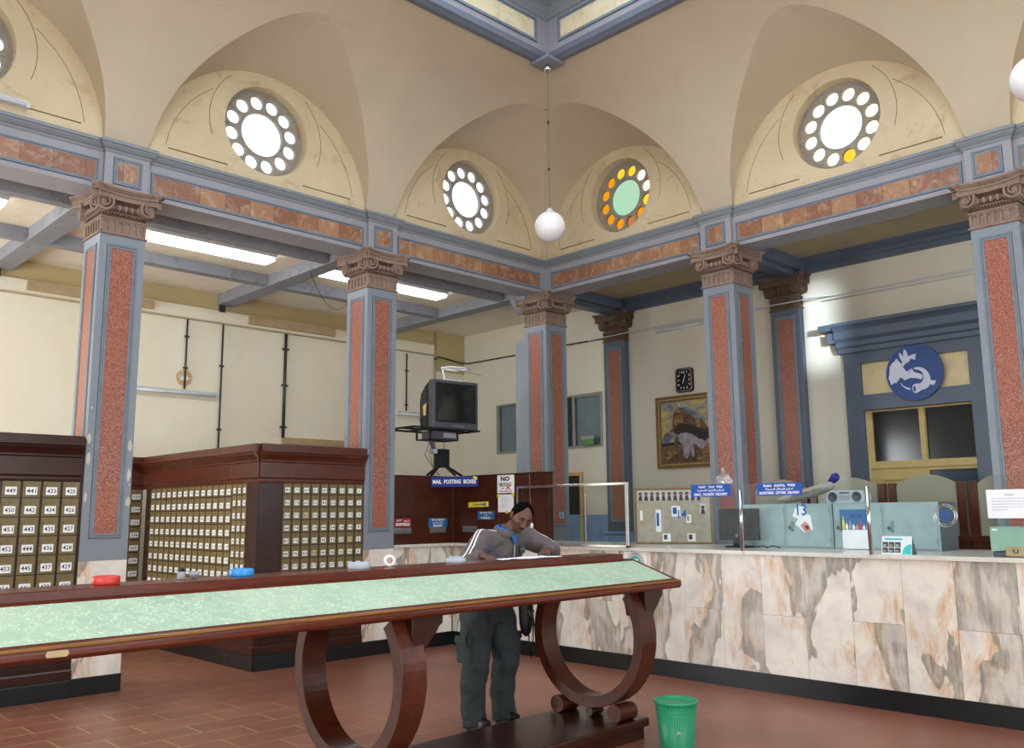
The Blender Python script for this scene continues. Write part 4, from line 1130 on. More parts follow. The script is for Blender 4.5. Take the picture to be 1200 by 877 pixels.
# cross-section (y, z): slopes either side of a flat ridge shelf
sl = MB(Dl)
secp = [(-.545, 1.055), (-.56, 1.07), (-.56, 1.092), (-.545, 1.108), (-.13, 1.25), (.13, 1.25), (.545, 1.108), (.56, 1.092), (.56, 1.07), (.545, 1.055), (.40, 1.035), (-.40, 1.035)]
def extr_x(g, sec, x0, x1, M=None):
    n = len(sec); vs = [(x0, y, z) for y, z in sec]+[(x1, y, z) for y, z in sec]
    return g.add(vs, [tuple(range(n-1, -1, -1)), tuple(range(n, 2*n))]+[(i, (i+1) % n, n+(i+1) % n, n+i) for i in range(n)], M)
extr_x(sl, secp, X0, X1); sl.build('sloped_top', M['woodx'], dk, bevel=.004)
for sg in (-1, 1):
    g = MB(Dl); extr_x(g, [(sg*.547, 1.098), (sg*.557, 1.101), (sg*.553, 1.111), (sg*.540, 1.114)], X0, X1+.004); g.build('edge_bead', M['woodgold'], dk, bevel=.002)
    g = MB(Dl); t0, t1 = .08, .90
    ya, yb = .545+(.13-.545)*t0, .545+(.13-.545)*t1; za, zb = 1.108+(1.25-1.108)*t0, 1.108+(1.25-1.108)*t1
    g.add([(X0, sg*ya, za+.002), (X1-.05, sg*ya, za+.002), (X1-.05, sg*yb, zb+.002), (X0, sg*yb, zb+.002)], [(0, 1, 2, 3)]); g.build('green_panel', M['laminate'], dk)
MB(Dl).box(X0, -3.83, -.135, .135, 1.245, HR).build('ridge_shelf', M['woodx'], dk, bevel=.005)
g = MB(Dl); g.box(X0, -3.84, -.34, .34, .085, .145); g.build('base_board', M['wooddk'], dk, bevel=.012)
MB(Dl).box(X0, -3.87, -.31, .31, 0, .085).build('base_plinth', M['wooddk'], dk, bevel=.004)
for xr in (-4.13, -6.26, -8.80):
    g = MB(Dl); ro, ri, zc = .515, .435, .725; n = 56; vs = []; fs = []
    a0, a1 = R(90+52), R(90+360-52)
    for i in range(n+1):
        a = a0+(a1-a0)*i/n
        for rr in (ro, ri):
            for xx in (xr, xr+.17): vs.append((xx, rr*math.cos(a)*.985, zc+rr*math.sin(a)))
    for i in range(n):
        b = 4*i
        for p, q in ((0, 1), (1, 3), (3, 2), (2, 0)): fs.append((b+p, b+q, b+4+q, b+4+p))
    fs += [(0, 1, 3, 2), (4*n, 4*n+2, 4*n+3, 4*n+1)]
    # smooth shading keeps the ring round
    g.add(vs, fs); g.build('ring_leg', M['wood'], dk, bevel=.004)
    for sg in (-1, 1):
        g = MB(Dl); g.smooth = False
        g.cyl((xr-.03, sg*.265, .205), (xr+.17, sg*.265, .205), .062, 28); g.build('roller_foot', M['wood'], dk, bevel=.004)
        if sg > 0: continue
        g = MB(Dl)   # corbel under the top
        pf = [(xr+.09, 1.05), (xr+.31, 1.05), (xr+.31, 1.005), (xr+.285, .99), (xr+.26, .955), (xr+.20, .90), (xr+.18, .865), (xr+.11, .865), (xr+.09, .96)]
        y0, y1 = -.475, -.29; nn = len(pf)
        g.add([(x, y0, z) for x, z in pf]+[(x, y1, z) for x, z in pf], [tuple(range(nn-1, -1, -1)), tuple(range(nn, 2*nn))]+[(i, (i+1) % nn, nn+(i+1) % nn, nn+i) for i in range(nn)])
        g.build('corbel', M['wooddk'], dk, bevel=.004)
    MB(Dl).cyl((xr+.02, 0, .180), (xr+.15, 0, .180), .034, 20).build('centre_foot', M['wooddk'], dk, bevel=.003)
g = MB(Dl @ Matrix.Translation((-8.0, -.562, 1.083)) @ FY(0, 0, 0)); g.plate([(-.04, -.012), (.035, -.013), (.042, 0), (.036, .012), (-.038, .013), (-.044, 0)], 0, .002); g.build('paper_tag', M['boards'], dk)

# things on the ridge shelf
def on_desk(x, y, z=HR): return DM @ Vector((x, y, z))
def dish(name, x, y, mat, label, r=.06, h=.035):
    o = empty(name, on_desk(x, y), TH, label, 'dish', 'round dishes on the writing desk ridge'); g = MB(); g.smooth = True
    g.lathe([(r*.96, 0), (r, .006), (r, h-.008), (r*.93, h-.002), (r*.80, h), (r*.76, h-.004), (r*.72, .010), (0.001, .008)], 32); g.build('bowl', mat, o)
    return o
dish('sponge_dish', -7.60, .02, M['red'], 'red round dish on the desk ridge, leftmost of the dishes', .062, .04)
dish('sponge_dish', -6.91, .02, M['cyan'], 'bright blue round dish on the desk ridge', .063, .038)
dish('sponge_dish', -6.16, .02, M['greyp'], 'pale grey dish on the desk ridge, in front of the small mailboxes', .065, .038)
o = dish('sponge_dish', -5.40, .02, M['greyp'], 'pale grey dish with a ridged lid, on the desk ridge left of the man', .066, .032)
MBt = MB(); MBt.smooth = True; MBt.lathe([(.045, .03), (.045, .04), (.001, .04)], 24); MBt.build('lid', M['greyp'], o)
rl = empty('tape_roll', on_desk(-5.93, .03, HR), TH-.5, 'small white tape roll standing on edge between the two grey dishes', 'tape roll')
g = MB(Matrix.Translation((0, 0, .036)) @ Matrix.Rotation(R(90), 4, 'X')); g.smooth = True; g.lathe([(.034, -.012), (.034, .012), (.018, .012), (.018, -.012), (.034, -.012)], 28, cap=False); g.build('tape', M['paper'], rl)
g = MB(Matrix.Translation((0, 0, .036)) @ Matrix.Rotation(R(90), 4, 'X')); g.smooth = True; g.lathe([(.018, -.011), (.018, .011), (.012, .011), (.012, -.011), (.018, -.011)], 20, cap=False); g.build('core', M['boards'], rl)
sb = empty('glue_bottle', on_desk(-7.22, .05), TH, 'small clear bottle with a dark cap, on the desk between the red and blue dishes', 'bottle')
g = MB(); g.smooth = True; g.lathe([(.018, 0), (.02, .004), (.02, .03), (.012, .038)], 16); g.build('bottle_body', M['bluelit'], sb)
g = MB(); g.smooth = True; g.lathe([(.012, .038), (.012, .055), (.008, .058)], 14); g.build('cap', M['ink'], sb)
cr_ = empty('crumpled_wrapper', on_desk(-7.17, .02), TH, 'crumpled clear plastic wrapper beside the small bottle on the desk', 'wrapper')
g = MB(); rn = random.Random(8); g.ball((0, 0, .018), (.028, .022, .018), 9, 6)
for p in g.v: p += Vector((rn.uniform(-.006, .006), rn.uniform(-.006, .006), rn.uniform(0, .008)))
g.build('film', M['bluelit'], cr_)
def paper(name, x, y, rot, w_, h_, label, mat='paper', lift=.001, par=None):
    g = MB(Matrix.Rotation(rot, 4, 'Z')); N = 8; vs = []; fs = []
    for i in range(N+1):
        for j in range(N+1):
            u, v_ = i/N-.5, j/N-.5; vs.append((u*w_, v_*h_, .002+.004*abs(math.sin(u*5+v_*3))))
    vs2 = [(a, b, c-.0012) for a, b, c in vs]; n2 = len(vs)
    for i in range(N):
        for j in range(N):
            q = (i*(N+1)+j, (i+1)*(N+1)+j, (i+1)*(N+1)+j+1, i*(N+1)+j+1); fs.append(q); fs.append(tuple(k+n2 for k in reversed(q)))
    g.add(vs+vs2, fs); o = g.build(name, M[mat], loc=on_desk(x, y, HR+lift)); tag(o, label, 'paper'); return o
paper('letter_paper', -4.66, .02, R(4), .42, .20, 'white sheet of paper the man is writing on, at the desk ridge')
paper('letter_paper', -5.02, -.05, R(22), .17, .10, 'small white slip lying on the desk left of the written sheet', lift=.006)

# ================================================================== WASTE BIN
bn = empty('waste_bin', (-3.985, -4.95, 0), 0, 'green plastic mesh waste bin on the floor at the end of the desk', 'bin')
g = MB(); g.smooth = True; g.lathe([(.108, 0), (.108, .008), (.140, .322), (.136, .322), (.104, .010), (.001, .010)], 48); g.build('body', M['bin'], bn)
g = MB(); g.smooth = True; g.lathe([(.139, .315), (.149, .318), (.151, .328), (.146, .336), (.138, .334), (.135, .325)], 48); g.build('rim', M['bin'], bn)
g = MB()
for k in range(48):
    a = 2*PI*k/48; g.tube([(.1085*math.cos(a), .1085*math.sin(a), .02), (.139*math.cos(a), .139*math.sin(a), .312)], .0016, 4)
for q in range(1, 12):
    z = .02+.292*q/12; r_ = .1085+(.139-.1085)*q/12; g.tube([(r_*math.cos(2*PI*k/40), r_*math.sin(2*PI*k/40), z) for k in range(40)], .0014, 4, closed=True)
g.build('mesh_ribs', M['bin'], bn)
g = MB(); g.smooth = True; T_ = Matrix.Rotation(R(-140), 4, 'Z'); g.tube([T_ @ Vector((.122, -.012, .13)), T_ @ Vector((.126, .0, .15)), T_ @ Vector((.124, .02, .135))], .003, 5); g.build('paper_scrap', M['paper'], bn)

# ================================================================== HANGING LAMPS, FLUORESCENTS
def globe(x, y, z, ztop, label):
    o = empty('globe_lamp', (x, y, z), 0, label, 'lamp', 'white globe lamps on long cords')
    g = MB(); g.smooth = True; g.ball((0, 0, 0), .183, 36, 24); g.build('globe', M['globe'], o)
    g = MB(); g.smooth = True; g.lathe([(.045, .172), (.05, .185), (.035, .21), (.012, .23)], 20); g.build('fitting', M['metalw'], o)
    g = MB(); g.tube([(0, 0, .22), (.004, 0, (ztop-z)*.5), (0, 0, ztop-z)], .008, 8); g.build('cord', M['cord'], o)
    g = MB(); g.smooth = True; g.lathe([(.012, ztop-z-.09), (.05, ztop-z-.07), (.055, ztop-z-.03), (.03, ztop-z)], 20); g.build('ceiling_rose', M['chrome'], o)
    for zz in (.7, 1.3): 
        g = MB(); g.cyl((0, 0, zz), (0, 0, zz+.03), .014, 8); g.build('cord_clip', M['ink'], o)
    return o
globe(-1.76, -1.76, 4.975, 7.03, 'white glass globe lamp hanging from the corner of the skylight')
globe(-1.70, -6.93, 4.93, 7.075, 'white glass globe lamp cut by the right edge of the picture')
def strip(x0, x1, y, label):
    o = empty('fluorescent_light', ((x0+x1)/2, y, 4.984), 0, label, 'ceiling light', 'lit fluorescent ceiling lights in the left aisle')
    hw = (x1-x0)/2
    MB().box(-hw, hw, -.15, .15, -.05, 0).build('housing', M['metalw'], o)
    MB().box(-hw+.01, hw-.01, -.135, .135, -.095, -.05).build('diffuser', M['tube'], o, bevel=.01)
strip(-8.3, -6.72, 1.62, 'lit fluorescent ceiling light at the far left, left of the leftmost pillar')
strip(-5.72, -3.55, 1.62, 'long lit fluorescent ceiling light between the two left pillars')
strip(-2.78, -.62, 1.62, 'lit fluorescent ceiling light partly hidden by the second pillar from the left')
def wall_tube(x0, x1, z, label, T0=None):
    o = empty('wall_tube_light', (x0, BY-.04, z) if T0 is None else T0.translation, 0, label, 'wall light', 'unlit tube lights on the walls')
    L_ = x1-x0; Tm = (FY(0, 0, 0) if T0 is None else Matrix.Translation(-T0.translation) @ T0)
    MB(Tm).box(0, L_, -.035, .035, -.04, .02).build('batten', M['metalw'], o, bevel=.004)
    g = MB(Tm); g.smooth = True; g.cyl((.03, -.02, .045), (L_-.03, -.02, .045), .018, 12); g.build('tube', M['tubeoff'], o)
    for x in (.02, L_-.02): MB(Tm).box(x-.018, x+.018, -.045, .0, .015, .065).build('holder', M['metalw'], o, bevel=.004)
    return o
wall_tube(-4.65, -3.05, 3.42, 'unlit tube light on the back wall, right of the leftmost pillar')
wall_tube(.34, 1.35, 3.40, 'unlit tube light on the back wall, behind the television')
wall_tube(0, .86, 0, 'thin unlit tube light high on the right wall above the clock', FX(EX-.005, -.54, 4.395) @ Matrix.Rotation(R(1), 4, 'Z'))
o = wall_tube(0, 1.0, 0, 'white tube light fixed under the leftmost round window', FY(-7.95, WALLP-.01, 5.44))
def pipe(x, z0, z1, label, r=.014, clips=(.3, .75)):
    o = empty('wall_conduit', (x, BY-.03, z0), 0, label, 'conduit', 'dark conduits running down the back wall')
    g = MB(); g.smooth = True; g.cyl((0, 0, 0), (0, 0, z1-z0), r, 10); g.build('pipe', M['pipe'], o)
    for c in clips: MB().cb((0, 0, (z1-z0)*c), (r*5, .02, .03)).build('clip', M['pipe'], o)
pipe(-3.57, 3.47, 4.53, 'short dark conduit above the tan patch on the back wall')
pipe(-3.0, 2.2, 4.53, 'long thin dark conduit on the back wall, first right of the tan patch', clips=(.3, .72))
pipe(-1.91, 2.83, 4.53, 'thick dark conduit on the back wall, left of the second pillar', .024, (.1, .5, .85))
pipe(.56, 3.45, 4.5, 'dark conduit on the back wall, left of the television', .014, (.1, .7))
o = MB().box(-.0, 1.2, -.04, 0, 0, .10).build('wall_board', M['boards'], loc=(-1.92, BY, 2.74), bevel=.004); tag(o, 'tan board fixed to the back wall just above the mailbox cabinet top', 'board')
o = empty('ceiling_rose_patch', (-3.57, BY-.002, 3.64), 0, 'round tan patch on the back wall, behind the short conduit', 'patch')
MB(FY(0, 0, 0)).plate(circle(.125, 28), 0, .008).build('disc', M['clay'], o, bevel=.003)
g = MB(FY(0, 0, 0)); g.plate([(-.07, -.02), (-.03, .03), (.0, .0), (.04, .035), (.075, -.015), (.03, -.04), (-.04, -.04)], .008, .011); g.build('chipped_plaster', M['white'], o)
# cables
def cable(nm, pts, r, mat, label, cat='cable'):
    g = MB(); g.smooth = True; p0 = Vector(pts[0]); g.tube([Vector(p)-p0 for p in pts], r, 6); o = g.build(nm, mat, loc=p0); return tag(o, label, cat)
def catenary(a, b, sag, n=14):
    a = Vector(a); b = Vector(b); return [a.lerp(b, i/n)-Vector((0, 0, sag*4*(i/n)*(1-i/n))) for i in range(n+1)]
cable('hanging_cable', catenary((-3.05, 1.45, 4.82), (-1.9, 2.2, 4.78), .30), .006, M['pipe'], 'thin dark cable drooping under the aisle ceiling left of the second pillar')
cable('vertical_pipe', [(1.22, BY-.03, 0.2), (1.22, BY-.03, 5.0)], .02, M['pipec'], 'cream pipe rising in the corner behind the television', 'pipe')
cable('corner_cable', [(1.2, BY-.04, 4.46), (1.28, BY-.06, 4.52), (1.5, BY-.06, 4.50), (1.85, BY-.06, 4.46), (1.93, 3.9, 4.45), (1.93, 2.6, 4.44), (1.93, 1.4, 4.45), (1.93, .5, 4.44)], .014, M['pipe'], 'dark cable running round the back corner and along the window wall')
cable('wall_pipe', [(1.80, .75, 4.42), (1.80, -.5, 4.44), (1.79, -2.5, 4.42), (1.79, -3.2, 4.42), (1.90, -3.5, 4.43), (1.90, -7, 4.42)], .010, M['metalw'], 'thin pale pipe running across the pilasters high on the right wall', 'pipe')
cable('lower_wall_pipe', [(1.91, -3.3, 4.38), (1.91, -7, 4.375)], .007, M['metalw'], 'second thin pipe just below the first, high on the right wall', 'pipe')

# ================================================================== ON AND BEHIND THE COUNTER
# glass screen 15
g15 = empty('glass_screen', (-1.80, -2.04, WTOP), 0, 'chrome framed glass screen numbered 15, standing on the counter beside the posting booth', 'screen')
G0 = Matrix.Translation((1.80, 2.04, -WTOP))
g = MB(G0 @ FX(-1.80, 0, 0)); g.box(1.20, 2.86, 1.888, 1.915, -.012, .012); g.box(1.20, 1.225, WTOP, 1.89, -.012, .012); g.box(2.82, 2.86, WTOP, 1.89, -.012, .012); g.box(1.68, 2.86, WTOP, 1.262, -.012, .012); g.box(2.26, 2.275, 1.26, 1.80, -.006, .006)
g.build('frame', M['chrome'], g15, bevel=.002)
g = MB(G0 @ FX(-1.80, 0, 0)); g.plate(rect(1.22, 2.83, 1.80, 1.89), -.003, .003); g.plate(rect(1.68, 2.82, 1.26, 1.885), -.003, .003); g.build('glass', M['glass'], g15)
g = MB(G0 @ FX(-1.80, 0, 0)); put_text(g, '15', 1.915, 1.576, .07, .07, .004); g.build('number', plain('blue_decal', '#3aa0cf', .5), g15, recalc=False)
# second clear screen with chrome posts
g14 = empty('glass_screen', (-1.80, -4.0, WTOP), 0, 'long clear glass screen held by slim chrome posts on the right of the counter', 'screen')
G1 = Matrix.Translation((1.80, 4.0, -WTOP))
for y, z1 in ((-4.185, 1.80), (-5.40, 1.80)):
    g = MB(G1); g.smooth = True; g.cyl((-1.80, y, WTOP), (-1.80, y, z1), .018, 14); g.build('post', M['chrome'], g14)
g = MB(G1 @ FX(-1.80, 0, 0)); g.plate(rect(2.92, 4.165, WTOP+.01, 1.86), -.003, .003); g.plate(rect(4.205, 5.38, WTOP+.01, 1.86), -.003, .003); g.plate(rect(5.42, 7.3, WTOP+.01, 1.86), -.003, .003)
g.build('glass', M['glass'], g14)
g = MB(G1 @ FX(-1.80, 0, 0)); put_text(g, '14', 3.53, 1.577, .10, .085, .004); put_text(g, '13', 4.80, 1.61, .09, .10, .004); g.build('number', M['signblue'], g14, recalc=False)
sg1 = sign('small_packets_sign', FX(-1.812, -3.875, 1.80), .45, .118, M['signblue'], [('ጥቃቅን  ፓኬት  ማደያ', .27, .86), (arabic('تسليم الطرود الصغيرة'), .32, .80), ('SMALL  PACKETS  DELIVERY', .27, .84)], M['white'], 'blue counter sign reading SMALL PACKETS DELIVERY, left of the two')
sg2 = sign('registered_letters_sign', FX(-1.812, -4.60, 1.797), .445, .112, M['signblue'], [('የአደራ  ደብዳቤ  ማደያ', .28, .88), (arabic('تسليم الرسائل المسجلة'), .30, .84), ('REGISTERED  LETTERS  DELIVERY', .26, .9)], M['white'], 'blue counter sign reading REGISTERED LETTERS DELIVERY, above the lockers')
for s_, yy in ((sg1, -.12), (sg2, .0)): pass
pg = MB(); pg.smooth = True
rn = random.Random(11); pg.ball((0, 0, 0), (.03, .10, .075), 14, 9)
for p in pg.v: p += Vector((rn.uniform(-.006, .006), rn.uniform(-.012, .012), rn.uniform(-.012, .012)))
pg.tube([(0, .0, .06), (0, .01, .10), (0, -.01, .12)], [.03, .015, .035], 8)
o = pg.build('plastic_bag', M['filmy'], loc=(-1.76, -3.99, 1.88)); tag(o, 'clear crumpled plastic bag hanging behind the small packets sign', 'bag')
# white notice taped on the glass at the far right
pn2 = sign('paper_notice', FX(-1.806, -6.50, 1.64), .34, .215, M['paper'], [], M['ink'], 'white printed paper notice taped to the glass at the right edge', 'notice', th=.0015)
L = Matrix.Translation((1.806, 6.50, -1.64)) @ FX(-1.806, -6.50, 1.64)
g = MB(L); put_text(g, 'Notice', -.01, .07, .06, .018, .002)
for i, t_ in enumerate(('Dear customers please be informed that', 'all packets and letters are delivered on', 'presentation of a valid identity card and', 'the arrival notice at this counter during', 'working hours only.')):
    put_text(g, t_, -.005 if i < 4 else -.08, .04-.021*i, .26 if i < 4 else .11, .012, .002)
g.build('printing', M['pencil'], pn2, recalc=False)
# noticeboard
nb = empty('noticeboard', (-.93, -2.42, WTOP), 0, 'brown-framed pinboard with a row of portrait photographs, standing on the counter', 'noticeboard')
a = Vector((-.93, -2.28, 0)); b = Vector((-.47, -2.98, 0)); dvec = (b-a).normalized(); Lb = (b-a).length
NM = Matrix.Translation((.93, 2.42, 0)) @ Matrix(((dvec.x, 0, dvec.y, a.x), (dvec.y, 0, -dvec.x, a.y), (0, 1, 0, 0), (0, 0, 0, 1)))
M['felt'] = mottled('beige_felt', '#b4ab9c', '#a9a092', '#938a7a', .95, 8, (.5, .75), .1)
MB(NM).plate(rect(0, Lb, .0, .62), -.02, 0).build('board', M['felt'], nb)
MB(NM).frame(-.015, Lb+.015, -.0, .635, .02, -.02, .012).build('frame', M['gold'], nb, bevel=.002)
M['photo'] = plain('photo_print', '#c9c3c2', .4, var=.1); M['photod'] = plain('photo_dark', '#3b2a28', .4, var=.1); M['photos'] = plain('photo_skin', '#8c5f50', .5)
rn = random.Random(2)
for i in range(11):
    x = .02+i*.066; g = MB(NM); g.plate(rect(x, x+.062, .49, .61), 0, .002); g.m = 1
    g.plate(circle(.021, 14, x+.031, .570), .002, .0026); g.plate([(x+.008, .492), (x+.054, .492), (x+.047, .54), (x+.036, .555), (x+.026, .555), (x+.014, .54)], .002, .0026); g.m = 2
    g.plate(circle(.0125, 12, x+.031+rn.uniform(-.003, .003), .565), .0026, .003); g.build('portrait_photo', [M['photo'], M['photod'], M['photos']], nb)
g = MB(NM); g.plate(rect(.72, .785, .33, .46), 0, .002); g.m = 1; g.plate(circle(.022, 14, .752, .41), .002, .0026); g.plate([(.728, .335), (.78, .335), (.77, .39), (.735, .39)], .002, .0026); g.build('portrait_photo', [M['photo'], M['photod']], nb)
for (x, y, w_, h_, c1, c2) in ((.03, .22, .07, .19, 'boards', 'white'), (.22, .14, .06, .25, 'paper', 'signblue'), (.40, .31, .10, .12, 'paper', 'signblue'), (.56, .24, .06, .09, 'white', 'bluelit'), (.29, .03, .09, .09, 'white', 'plasticg'), (.57, .03, .09, .09, 'paper', 'photod')):
    g = MB(NM); g.plate(rect(x, x+w_, y, y+h_), 0, .002); g.m = 1; g.plate(rect(x+w_*.15, x+w_*.6, y+h_*.25, y+h_*.85), .002, .0028); g.build('pinned_note', [M[c1], M[c2]], nb)
# computer monitor seen from behind
mn = empty('computer_monitor', (-1.12, -3.74, WTOP), R(2), 'black computer monitor seen from the back, on the counter behind the packets sign', 'monitor')
MB(FX(0, 0, 0)).plate(rect(-.225, .225, .075, .39), -.025, .02).build('rear_case', M['plastic'], mn, bevel=.01)
MB(FX(0, 0, 0)).plate(rect(-.13, .13, .12, .32), .02, .045).build('rear_bulge', M['plastic'], mn, bevel=.01)
MB(FX(0, 0, 0)).plate(rect(-.045, .045, .01, .20), .03, .055).build('stand_neck', M['plastic'], mn, bevel=.006)
g = MB(); g.smooth = True; g.lathe([(.13, 0), (.13, .008), (.11, .016), (.001, .02)], 32, Matrix.Diagonal((1, 1.25, 1, 1))); g.build('stand_foot', M['plastic'], mn)
g = MB(FX(0, 0, 0)); g.plate(circle(.014, 18, 0, .12), .055, .057, [circle(.009, 18, 0, .12)]); g.build('round_mark', M['greyp'], mn)
cable('monitor_cable', [(-1.15, -3.95, WTOP+.01), (-1.2, -4.05, WTOP+.03), (-1.22, -4.10, WTOP+.008), (-1.2, -4.16, WTOP+.03), (-1.15, -4.2, WTOP+.008)], .005, M['plastic'], 'thin black cable curling on the worktop beside the monitor')
# lockers: two double units
def locker(y0, label, marks):
    o = empty('steel_locker', (-.98, y0, WTOP), 0, label, 'locker', 'low steel lockers on the counter')
    LM = FX(0, 0, 0); W_ = .975; H_ = .432
    MB(LM).plate(rect(0, W_, 0, H_), -.42, 0).build('body', M['locker'], o, bevel=.003)
    MB(LM).plate(rect(W_, W_+.001, 0, H_), -.418, -.01).build('end_panel', M['lockerdk'], o)
    for i in range(2):
        x0 = .02+i*.485; g = MB(LM); g.plate(rect(x0, x0+.455, .018, H_-.02), 0, .012); g.plate(rect(x0-.006, x0+.461, .012, H_-.014), 0, .004)
        d = g.build('door', M['locker'], o, bevel=.002)
        hx = x0+.06
        g = MB(LM); g.smooth = True; g.tube([(hx, .17, .014), (hx, .175, .035), (hx, .25, .035), (hx, .255, .014)], .008, 8); g.build('handle', M['alu'], d)
        g = MB(LM); g.plate(circle(.016, 16, hx-.03, .20), .012, .017); g.build('lock', M['plasticg'], d)
        for zz in (.06, .34): 
            g = MB(LM); g.plate(rect(x0+.44, x0+.448, zz, zz+.05), .012, .018); g.build('hinge', M['alu'], d)
    return o
l1 = locker(-3.70, 'grey-green steel locker with a picture sticker, left of the pair on the counter', 0)
l2 = locker(-4.69, 'grey-green steel locker with the dark end, right of the pair on the counter', 1)
l2.location.y = -4.685
# stickers and posters on lockers
st1 = empty('picture_sticker', (-.994, -4.36, 1.52), 0, 'colourful torn picture sticker on the left steel locker', 'sticker')
g = MB(FX(0, 0, 0)); g.plate([(-.06, .10), (-.02, .13), (.04, .12), (.05, .05), (.10, .04), (.12, -.10), (.02, -.13), (-.02, -.08), (-.07, -.05), (-.03, .0), (-.09, .03)], 0, .0015); g.m = 1
g.plate([(-.01, -.06), (.04, -.02), (.08, -.05), (.10, -.11), (.03, -.12)], .0015, .002); g.m = 2; g.plate([(.03, -.06), (.07, -.06), (.085, -.09), (.05, -.10)], .002, .0025)
g.build('print', [M['paper'], plain('pink_print', '#d88a90', .5), M['photod']], st1)
po = empty('product_poster', (-.985, -4.90, 1.42), 0, 'blue poster of bottles above a white sheet, on the right steel locker', 'poster')
g = MB(FX(0, 0, 0)); g.plate(rect(-.14, .145, -.0, .19), .012, .014); g.m = 1; g.plate(rect(-.125, .145, -.175, .0), .012, .014)
rn = random.Random(5)
for i, (c, hh) in enumerate(((2, .12), (1, .06), (3, .08), (1, .05), (4, .05), (5, .09), (1, .04), (3, .07))):
    g.m = c; x = -.12+i*.033; g.plate([(x, .005), (x+.024, .005), (x+.024, .005+hh*.6), (x+.016, .005+hh*.75), (x+.016, .005+hh), (x+.008, .005+hh), (x+.008, .005+hh*.75), (x, .005+hh*.6)], .014, .015)
g.m = 1
g.build('print', [M['signteal'], M['paper'], M['yellow'], M['bluelit'], M['boards'], M['red']], po)
g = MB(FX(0, 0, 0)); put_text(g, '2013', .01, .13, .12, .03, .0145); g.build('lettering', M['signnavy'], po, recalc=False)
# round speaking disc in the glass
fn = empty('speaking_disc', (-1.81, -6.02, 1.555), 0, 'round speaking disc with a blue centre in the glass, right of the lockers', 'speaking disc')
g = MB(FX(0, 0, 0)); g.smooth = True
for r_ in (.088, .072): g.tube([(r_*math.cos(2*PI*k/32), r_*math.sin(2*PI*k/32), .004) for k in range(32)], .003, 6, closed=True)
g.build('ring', M['chrome'], fn)
for k in range(5): a = 2*PI*k/5+.4; MB(FX(0, 0, 0)).plate(circle(.006, 10, .08*math.cos(a), .08*math.sin(a)), .004, .009).build('screw', M['chrome'], fn)
g = MB(FX(0, 0, 0)); g.plate(circle(.048, 28), -.001, .006, [circle(.004, 8, .018*math.cos(2*PI*k/6), .018*math.sin(2*PI*k/6)) for k in range(6)]); g.build('blue_centre', M['emblem'], fn)
# radio-cassette and long mail bag on the lockers
rc = empty('radio_cassette', (-.80, -4.76, WTOP+.434), R(0), 'pale grey portable radio cassette player standing on the lockers', 'radio')
RM = FX(0, 0, 0)
MB(RM).plate([(-.19, 0), (.19, 0), (.20, .04), (.185, .10), (.14, .122), (-.14, .122), (-.185, .10), (-.20, .04)], -.09, .07).build('case', M['greyp'], rc, bevel=.012)
for sx in (-.12, .12):
    g = MB(RM @ Matrix.Translation((sx, .06, .07))); g.smooth = True; g.lathe([(.045, 0), (.047, .006), (.038, .008), (.034, .002), (.001, .001)], 24); g.build('speaker', M['plasticg'], rc)
MB(RM).plate(rect(-.055, .055, .03, .075), .07, .074).build('cassette_door', M['bluelit'], rc, bevel=.002)
MB(RM).plate(rect(-.05, .05, .09, .105), .07, .073).build('tuning_scale', M['plasticg'], rc)
bg_ = empty('long_mail_bag', (-.80, -4.28, WTOP+.434), 0, 'long pale rolled bag with printed lettering lying along the left locker top', 'bag')
g = MB(); g.smooth = True; pth = [(.05, .28, .035), (.03, .15, .055), (.0, -.02, .09), (-.02, -.20, .135), (0, -.36, .19)]
g.tube(pth, [(.09, .02), (.10, .05), (.10, .055), (.09, .052), (.08, .045)], 16, up=(0, 0, 1)); g.build('bag_body', plain('pale_canvas', '#aaa79d', .8), bg_, sub=1)
g = MB(); g.smooth = True; g.tube([(.02, -.30, .20), (.01, -.36, .255), (.0, -.38, .27)], [.03, .045, .03], 10); g.build('blue_bottle_end', M['signnavy'], bg_)
g = MB(Matrix.Translation((-.10, -.10, .105)) @ Matrix.Rotation(R(-14), 4, 'X') @ FX(0, 0, 0)); put_text(g, 'EXPEDITED MAIL SERVICE', 0, 0, .34, .022, 0.012); g.build('lettering', M['plasticg'], bg_, recalc=False)
# desk calendar, leaflet stand, machine
cl = empty('desk_calendar', (-1.68, -5.56, WTOP), R(0), 'small white and turquoise folding calendar with photos, standing on the counter edge', 'calendar')
CM = Matrix.Rotation(R(-14), 4, 'Y') @ FX(0, 0, 0)
CM = FX(0, 0, 0) @ Matrix.Rotation(R(-12), 4, 'X')
MB(CM).plate(rect(-.125, .125, .0, .15), 0, .002).build('card_front', M['paper'], cl)
g = MB(FX(0, 0, 0)); g.add([(-.125, 0, -.10), (.125, 0, -.10), (.125, .147, -.032), (-.125, .147, -.032), (.125, 0, 0)], [(0, 1, 2, 3), (4, 1, 2)]); g.build('card_back', M['plasticg'], cl)
g = MB(CM); g.plate(rect(-.10, .045, .118, .132), .002, .0026); g.plate([(.045, .002), (.123, .002), (.123, .085), (.10, .082), (.075, .07), (.055, .045)], .002, .0026); g.build('turquoise_print', M['teal'], cl)
for i in range(6):
    x = -.118+(i % 3)*.052; y = .012+(i//3)*.047; g = MB(CM); g.plate(rect(x, x+.047, y, y+.042), .002, .0026); g.m = 1; g.plate(rect(x+.006, x+.03, y+.006, y+.022), .0026, .003); g.build('photo', [M['plasticg'], M['greyp' if i % 2 else 'boards']], cl)
mc = empty('card_box', (-1.25, -6.28, WTOP), 0, 'pale green steel box on the counter at the right edge, under the paper notice', 'box')
